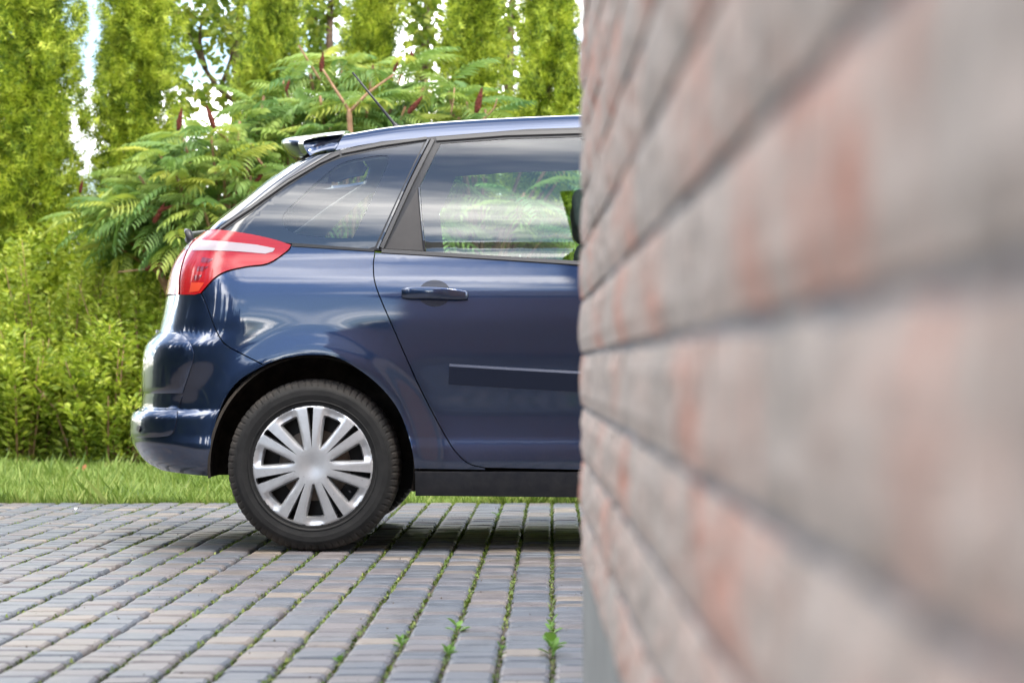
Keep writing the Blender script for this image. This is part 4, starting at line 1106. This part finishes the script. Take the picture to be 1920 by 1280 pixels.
def hedge():
    g = np.random.default_rng(77); n = 42000; t = empty('hedge', (-0.8, 19.2, -0.035)); tag(t, 'dense dark green hedge filling the background behind the sumac and shrubs', 'hedge')
    X = -6.5 + 13.0 * g.random(n); top = 1.95 + 0.25 * np.sin(X * 2.3) + 0.15 * np.sin(X * 5.7 + 1)
    Z = top * g.random(n) ** 0.8; Yh = g.normal(0, 0.16, n) - 0.10 * np.sin(X * 7 + Z * 5)
    th = g.random(n) * 6.283; D = np.column_stack([np.cos(th), np.sin(th) - 0.3, 0.1 + 0.8 * g.random(n)])
    V, F = scatter(LEAF_V, LEAF_F, frames(D, np.column_stack([g.normal(0, .5, n), g.normal(0, .5, n), np.ones(n)]), 0.05 + 0.035 * g.random(n)), np.column_stack([X, Yh, Z]))
    crown_obj('crown', V, F, M_SHRUB, t)
    obj('stem', *join([tube([(x, 0, -0.02), (x + g.normal(0, .06), 0, 0.7), (x + g.normal(0, .12), 0, 1.5)], [0.014, 0.01, 0.005], 5) for x in np.arange(-6.3, 6.4, 0.3)]), M_BARK, t, True)
hedge()
# ---- staghorn sumac
def frond_mesh(seed):
    g = np.random.default_rng(seed); L = 1.0; V, F = [], []
    pairs = 9; droop = 0.45 + 0.45 * g.random(); side = g.normal(0, 0.08)
    def rach(t): return np.array([side * t * t, t * L * (1 - 0.12 * t), -droop * t * t * 0.75])
    pts = [rach(t) for t in np.linspace(0, 1, 7)]
    v, f = tube([tuple(p) for p in pts], [0.008, 0.007, 0.006, 0.005, 0.004, 0.003, 0.002], 3, False); tri = []
    for q in f: tri += [(q[0], q[1], q[2]), (q[0], q[2], q[3])]
    V.append(v); F += tri; b = len(v)
    for k in range(pairs + 1):
        t = 0.16 + 0.84 * k / pairs; p = rach(t); l = 0.34 * math.sin(math.pi * (0.22 + 0.62 * t)) ** 0.8 * (0.9 + 0.2 * g.random())
        fw = (rach(min(t + 0.03, 1.02)) - rach(t - 0.03)); fw /= np.linalg.norm(fw)
        for s_ in ((-1, 1) if k < pairs else (0,)):
            d = fw * (0.55 if s_ else 1.0) + np.array([s_ * 1.0, 0, -0.22 - 0.25 * g.random()]) * (1 if s_ else 0.25); d /= np.linalg.norm(d)
            x = np.cross(d, np.array([0, 0, 1.0])); x /= np.linalg.norm(x); z = np.cross(x, d); w = 0.072 * l / 0.34
            lv = [p, p + d * l * 0.3 + x * w * 0.5 + z * 0.015, p + d * l * 0.3 - x * w * 0.5 + z * 0.015, p + d * l * 0.65 + x * w * 0.38 + z * 0.005, p + d * l * 0.65 - x * w * 0.38 + z * 0.005, p + d * l - z * 0.05, p + d * l * 0.45 - z * 0.008]
            V.append(np.array(lv)); F += [(b, b + 1, b + 6), (b + 1, b + 3, b + 6), (b + 3, b + 5, b + 6), (b + 5, b + 4, b + 6), (b + 4, b + 2, b + 6), (b + 2, b, b + 6)]; b += 7
    me = mesh_np('leaf', np.concatenate(V), np.array(F)); me.materials.append(M_SUMAC); return me
FRONDS = [frond_mesh(s_) for s_ in range(6)]
def cone_mesh(seed):
    g = np.random.default_rng(seed); V, F = [], []; n, m = 12, 14
    for j in range(m + 1):
        t = j / m; r = 0.027 * (math.sin(math.pi * min(1, 0.14 + t * 0.80)) ** 0.85) * (1 - 0.5 * t) + 0.003
        for i in range(n):
            a = 2 * math.pi * i / n + 0.26 * (j % 2); rr = r * (1 + g.normal(0, 0.16)); V.append((rr * math.cos(a), rr * math.sin(a), t * 0.21))
    for j in range(m):
        for i in range(n): F.append((j * n + i, j * n + (i + 1) % n, (j + 1) * n + (i + 1) % n, (j + 1) * n + i))
    F.append(tuple(range(n))[::-1]); F.append(tuple(range(m * n, m * n + n)))
    me = mesh_np('fruit_cone', V, F, False); me.materials.append(M_CONE); return me
CONES = [cone_mesh(s_) for s_ in range(3)]
def sumac(px0, Y, tips, lab, seed, cones=(), fork=None, fr=10):
    r = random.Random(seed); base = Vector((world(px0, 0, Y)[0], Y, -0.035)); t = empty('sumac_shrub', base); tag(t, lab, 'shrub', 'sumac shrubs behind the car')
    hub = Vector((0, 0, 0.75))
    segs = [tube([(0, 0, -0.05), (0.03, 0.02, 0.4), tuple(hub)], [0.045, 0.038, 0.032], 8)]
    obj('trunk', *join(segs), M_SUMBARK, t, True)
    nf = 0
    for px, py, dy in tips:
        tip = Vector(world(px, py, Y + dy)) - base
        j = Vector((tip.x * 0.35, tip.y * 0.4, min(0.75 + (tip.z - 0.75) * 0.55, tip.z)))
        v, f = tube(catmull([tuple(hub), tuple(j), tuple(tip)], 4), np.linspace(0.020, 0.010, 9), 6); obj('branch', v, f, M_SUMBARK, t, True)
        ax = (tip - j).normalized()
        a0 = r.random() * 6.28
        for k in range(fr):
            a = a0 + k * 2.4; el = r.uniform(-0.55, 0.80)
            d = Vector((math.cos(a) * math.cos(el), math.sin(a) * math.cos(el), math.sin(el))) + ax * 0.35; d.normalize()
            x = d.cross(Vector((0, 0, 1))).normalized(); z = x.cross(d)
            Mt = Matrix((x, d, z)).transposed().to_4x4(); sc = r.uniform(0.27, 0.45)
            o = link('leaf', r.choice(FRONDS), None, t); o.matrix_local = Matrix.Translation(tip - ax * r.uniform(0, 0.14)) @ Mt @ Matrix.Rotation(r.gauss(0, 0.3), 4, 'Y') @ Matrix.Scale(sc, 4); nf += 1
    for i, (px, py, dy, ang, sc) in enumerate(cones):
        p = Vector(world(px, py, Y + dy)) - base
        o = link('fruit_cone', CONES[i % 3], None, t); o.matrix_local = Matrix.Translation(p) @ Matrix.Rotation(ang, 4, 'Y') @ Matrix.Scale(sc * 0.78, 4)
    if fork:
        for line, r0, r1 in fork:
            pts = [tuple(Vector(world(x, y, Y + dy)) - base) for x, y, dy in line]
            v, f = tube(catmull(pts, 4), np.linspace(r0, r1, (len(pts) - 1) * 4 + 1), 7); obj('branch', v, f, M_SUMBARK, t, True)
    return nf
def rtips(n, x0, x1, ytop, ybot, seed):
    r = random.Random(seed); out = []
    for k in range(n):
        x = r.uniform(x0, x1); yt = ytop(x); out.append((x, yt + (ybot - yt) * r.random() ** 1.25, r.uniform(-0.5, 0.6)))
    return out
top1 = lambda x: 250 + max(0, (330 - x)) * 1.0 - max(0, x - 330) * 0.45
sumac(430, 18.0, [(300, 290, -.4), (345, 265, -.3), (395, 250, -.5), (450, 225, -.2), (495, 180, 0.1), (260, 330, -.2), (330, 330, -.6), (420, 310, -.6), (470, 330, -.6), (380, 380, -.7), (290, 400, -.5), (230, 390, -.2), (170, 405, 0), (330, 440, -.6)] + rtips(14, 200, 500, lambda x: 270 + max(0, 330 - x), 470, 1),
      'feathery green sumac shrub left of the spoiler, with brown cones', 21,
      [(334, 245, -.6, 0.15, 1.0), (402, 240, -.7, -0.35, 1.05), (288, 418, -.7, 0.5, 1.0), (300, 395, -.7, 1.2, 0.6), (272, 505, -.6, 1.25, 1.0), (478, 345, -.6, 0.6, 0.8)],
      [([(404, 245, -.6), (425, 262, -.5), (440, 300, -.3)], 0.008, 0.014), ([(505, 322, -.6), (485, 300, -.6), (470, 270, -.4)], 0.010, 0.008), ([(222, 510, -.5), (270, 505, -.55), (310, 500, -.5)], 0.006, 0.010)])
sumac(650, 18.2, [(530, 150, 0), (580, 130, .1), (640, 110, .1), (700, 120, 0), (755, 130, .1), (800, 150, 0), (600, 180, -.4), (690, 190, -.4), (760, 200, -.3), (540, 210, -.3), (820, 190, .2), (560, 250, -.5), (620, 240, -.5)] + rtips(16, 500, 840, lambda x: 140 + abs(x - 670) * 0.2, 420, 2),
      'tall sumac shrub over the car roof with forked bare branches beside the aerial', 22,
      [(602, 135, -.3, 0.1, 0.9), (765, 213, -.6, 0.7, 1.0), (536, 172, -.3, 0.3, 0.6), (775, 118, 0, -0.2, 0.7), (738, 135, -.2, 0.4, 0.6)],
      [([(657, 260, -.75), (656, 225, -.75), (655, 205, -.75)], 0.022, 0.017), ([(655, 208, -.75), (630, 170, -.75), (605, 130, -.7)], 0.013, 0.007), ([(656, 210, -.75), (690, 175, -.75), (738, 140, -.7)], 0.014, 0.007), ([(560, 85, -.2), (575, 110, -.2), (600, 150, -.2)], 0.006, 0.009)])
sumac(900, 18.1, [(840, 160, -.1), (875, 190, -.2), (910, 205, -.2), (860, 220, -.3)] + rtips(20, 790, 1110, lambda x: 225, 470, 3),
      'sumac shrub above the roof by the bright red cone, leaves showing through the door window', 23, [(893, 212, -.6, 0.22, 1.15), (985, 245, -.3, 0.0, 0.6)],
      [([(845, 215, -.5), (850, 190, -.5), (852, 165, -.4)], 0.006, 0.004), ([(900, 230, -.5), (925, 205, -.5), (932, 185, -.5)], 0.007, 0.004)])
sumac(345, 17.9, rtips(13, 190, 420, lambda x: 380 + max(0, 250 - x) * 0.35, 470, 4), 'lower sumac shrub left of the tail lamp, above the leafy hedge', 24, [(150, 362, -.2, 0.2, 0.6)])
sumac(560, 18.6, rtips(28, 330, 760, lambda x: 190 + abs(x - 560) * 0.25, 400, 5), 'sumac shrub filling in behind the spoiler and the forked sumac', 25, [(668, 300, -.3, 0.4, 0.7)])
# ---- loose broadleaf trees letting the sky through
def broad_tree(px, Y, blobs, lab, seed, n, limbs):
    g = np.random.default_rng(seed); base = np.array([world(px, 0, Y)[0], Y, -0.035]); t = empty('broadleaf_tree', tuple(base)); tag(t, lab, 'tree', 'loose trees behind the thujas')
    P = []
    tot = sum(b[2] * b[3] for b in blobs)
    for bx, by, bw, bh in blobs:
        m = int(n * bw * bh / tot); q = g.normal(0, 0.45, (m, 3)); c = np.array(world(bx, by, Y)); P.append(c - base + q * np.array([bw / 218, 0.5, bh / 218]))
    P = np.concatenate(P); m = len(P); th = g.random(m) * 6.283
    D = np.column_stack([np.cos(th), np.sin(th), -0.2 - 0.9 * g.random(m)])
    V, F = scatter(LEAF_V * np.array([1.25, 1, 1]), LEAF_F, frames(D, g.normal(0, 1, (m, 3)), 0.075 + 0.05 * g.random(m)), P); crown_obj('crown', V, F, M_BROAD, t)
    segs = [tube([(0, 0, -0.05), (0.02, 0, 1.2), (0, 0, 2.6), (0.05, 0, 4.2)], [0.08, 0.07, 0.055, 0.03], 8)]
    obj('trunk', *join(segs), M_BARK, t, True)
    for ln in limbs:
        v, f = tube(catmull([tuple(np.array(world(x, y, Y)) - base) for x, y in ln], 4), np.linspace(0.028, 0.010, (len(ln) - 1) * 4 + 1), 6); obj('branch', v, f, M_BARK, t, True)
broad_tree(440, 22.5, [(345, 30, 60, 80), (410, 40, 70, 90), (450, 110, 30, 110), (380, 175, 90, 40), (330, 140, 25, 60), (440, -60, 160, 80)], 'loose tree with a curving bare branch against the white sky', 31, 1150,
           [[(440, 190), (412, 168), (385, 130), (366, 90), (330, 15), (318, -10)], [(385, 130), (375, 80), (380, 20)], [(412, 168), (430, 120), (445, 60)]])
broad_tree(610, 23.0, [(590, 60, 40, 110), (610, 130, 40, 60), (620, 0, 50, 60)], 'pale loose foliage between the two slim thujas over the spoiler', 32, 420, [[(640, 200), (610, 110), (590, 30)]])
broad_tree(790, 23.0, [(790, 40, 45, 90), (800, 100, 40, 60), (780, -20, 60, 60)], 'pale hanging foliage between thujas above the aerial', 33, 480, [[(780, 160), (795, 80), (800, 10)]])
broad_tree(950, 23.0, [(950, 40, 30, 90), (945, 110, 26, 110), (940, -20, 60, 50)], 'thin yellowish foliage in the gap left of the darkest thuja', 34, 400, [[(950, 200), (948, 90), (955, 10)]])

# ---- weeds growing in the paving joints
def weed(px, py, n, size, lab, seed, tall=0.0):
    g = np.random.default_rng(seed); Y = groundY(py); x = round(((px - PX0) / FPX * Y) / PITCH) * PITCH
    t = empty('weed', (x, Y, -0.012)); tag(t, lab, 'weed', 'weeds in the paving joints')
    stem_r = 0.0012
    v, f = tube([(0, 0, -0.01), (0.001, 0, 0.012 + tall)], [stem_r, stem_r], 5); link('stem', mesh_np('stem', v, f, True), M_WEED, t)
    for k in range(n):
        a = k * 2.4 + g.random(); el = 0.25 + 0.9 * g.random(); z = 0.004 + tall * k / max(1, n - 1)
        d = np.array([[math.cos(a) * math.cos(el), math.sin(a) * math.cos(el), math.sin(el)]]); l = size * (0.55 + 0.6 * g.random())
        Mx = frames(d, np.array([[0, 0, 1.0]]), [l]); V, F = scatter(LEAF_V * np.array([1.35, 1, 1.3]), LEAF_F, Mx, np.array([[0, 0, z]]) + d * 0.004)
        link('leaf', mesh_np('leaf', V, F, True), M_WEED, t)
weed(1022, 1226, 8, 0.045, 'largest weed with broad oval leaves, nearest the wall corner', 1, 0.035)
weed(1022, 1182, 6, 0.030, 'small bushy weed just beyond the largest weed by the wall', 2, 0.025)
weed(852, 1180, 5, 0.036, 'weed with four spread round leaves left of the wall weeds', 3, 0.016)
weed(833, 1222, 6, 0.026, 'low weed in the joint nearer the camera than the round leaved weed', 4, 0.006)
weed(748, 1208, 9, 0.027, 'fine leaved weed tuft furthest left of the big weeds', 5, 0.015)
weed(925, 1212, 5, 0.018, 'tiny weed in the joint between the round leaved and the largest weed', 6, 0.004)
weed(636, 1236, 6, 0.018, 'tiny pale weed at lower left of the weed tufts', 7, 0.006)
weed(930, 968, 6, 0.03, 'dark little grass tuft on the bright paving beyond the car', 8, 0.02)
# ---- small litter
def leaf_litter(name, px, py, Y, z, size, m, lab, cat, seed):
    g = np.random.default_rng(seed); X = (px - PX0) / FPX * Y
    V = LEAF_V.copy(); V[:, 2] += 0.25 * V[:, 0] ** 2 * 6 + 0.1 * np.sin(V[:, 1] * 5)
    o = link(name, mesh_np(name, V * size * np.array([1.6, 1, 1]), LEAF_F, True), m, None, (X, Y, z)); o.rotation_euler = (R(25), R(-15), g.random() * 6.28); tag(o, lab, cat)
leaf_litter('fallen_leaf', 158, 888, 15.2, 0.025, 0.10, M_DEADLEAF, 'orange brown fallen leaf lying in the grass left of the car', 'leaf', 3)
leaf_litter('petal', 142, 957, groundY(957), 0.003, 0.035, mat('white_petal', (0.8, 0.8, 0.78), 0.6), 'small white petal on the far edge of the paving at left', 'petal', 4)
Yt = groundY(1031); Xt = (180 - PX0) / FPX * Yt
v, f = tube([(0, 0, 0.004), (0.02, 0.004, 0.007), (0.038, 0.002, 0.004)], [0.0022, 0.0028, 0.0018], 6)
tag(link('twig', mesh_np('twig', v, f, True), M_TWIG, None, (Xt, Yt, 0)), 'short dark twig lying on the pavers left of the wheel', 'twig')
def debris():
    g = np.random.default_rng(9); n = 420; Y = 5.0 + 7 * g.random(n); px = g.random(n) * 1090; X = (px - PX0) / FPX * Y
    tv = np.array([(0, 0, 0.9), (1, 0, 0), (-0.5, 0.8, 0), (-0.5, -0.8, 0), (0, 0, -0.4)]); tf = np.array([(0, 1, 2), (0, 2, 3), (0, 3, 1), (4, 2, 1), (4, 3, 2), (4, 1, 3)])
    d = g.normal(0, 1, (n, 3)); V, F = scatter(tv, tf, frames(d, g.normal(0, 1, (n, 3)), 0.0012 + 0.0032 * g.random(n) ** 3), np.column_stack([X, Y, np.full(n, 0.002)]))
    tag(obj('paving_debris', V, F, M_TWIG), 'dark crumbs of soil and plant litter scattered over the pavers', 'litter', kind='stuff')
debris()
# ---- far wood behind the photographer, mirrored in the paint
def far_wood():
    g = np.random.default_rng(5); Vs, Fs, b = [], [], 0
    for k in range(47):
        x = -24 + k * 1.1 + g.normal(0, 0.4); y = -34 - 8 * g.random(); H = 3.0 + 4.0 * g.random(); n = 650
        if k >= 27: x = -10.5 - 1.5 * g.random(); y = -16 + (k - 27) * 1.7; H = 5.0 + 1.6 * g.random(); n = 1500
        z = H * g.random(n) ** 0.8; r = (1.6 * (1 - z / H) + 0.15) * (0.5 + 0.6 * g.random(n)); p = g.random(n) * 6.283
        d = np.column_stack([np.cos(p), np.sin(p), -0.1 - 0.3 * g.random(n)]); pos = np.column_stack([x + np.cos(p) * r * 0.3, y + np.sin(p) * r * 0.3, z])
        V, F = scatter(LEAF_V * np.array([1.2, 1, 1]), LEAF_F, frames(d, np.tile([0.1, 0.1, 1.0], (n, 1)), np.maximum(r * 0.9, 0.3)), pos); Vs.append(V); Fs.append(F + b); b += len(V)
    tag(obj('far_wood', np.concatenate(Vs), np.concatenate(Fs), M_FAR), 'dark treeline behind the photographer mirrored in the car paint', 'wood', kind='stuff')
far_wood()
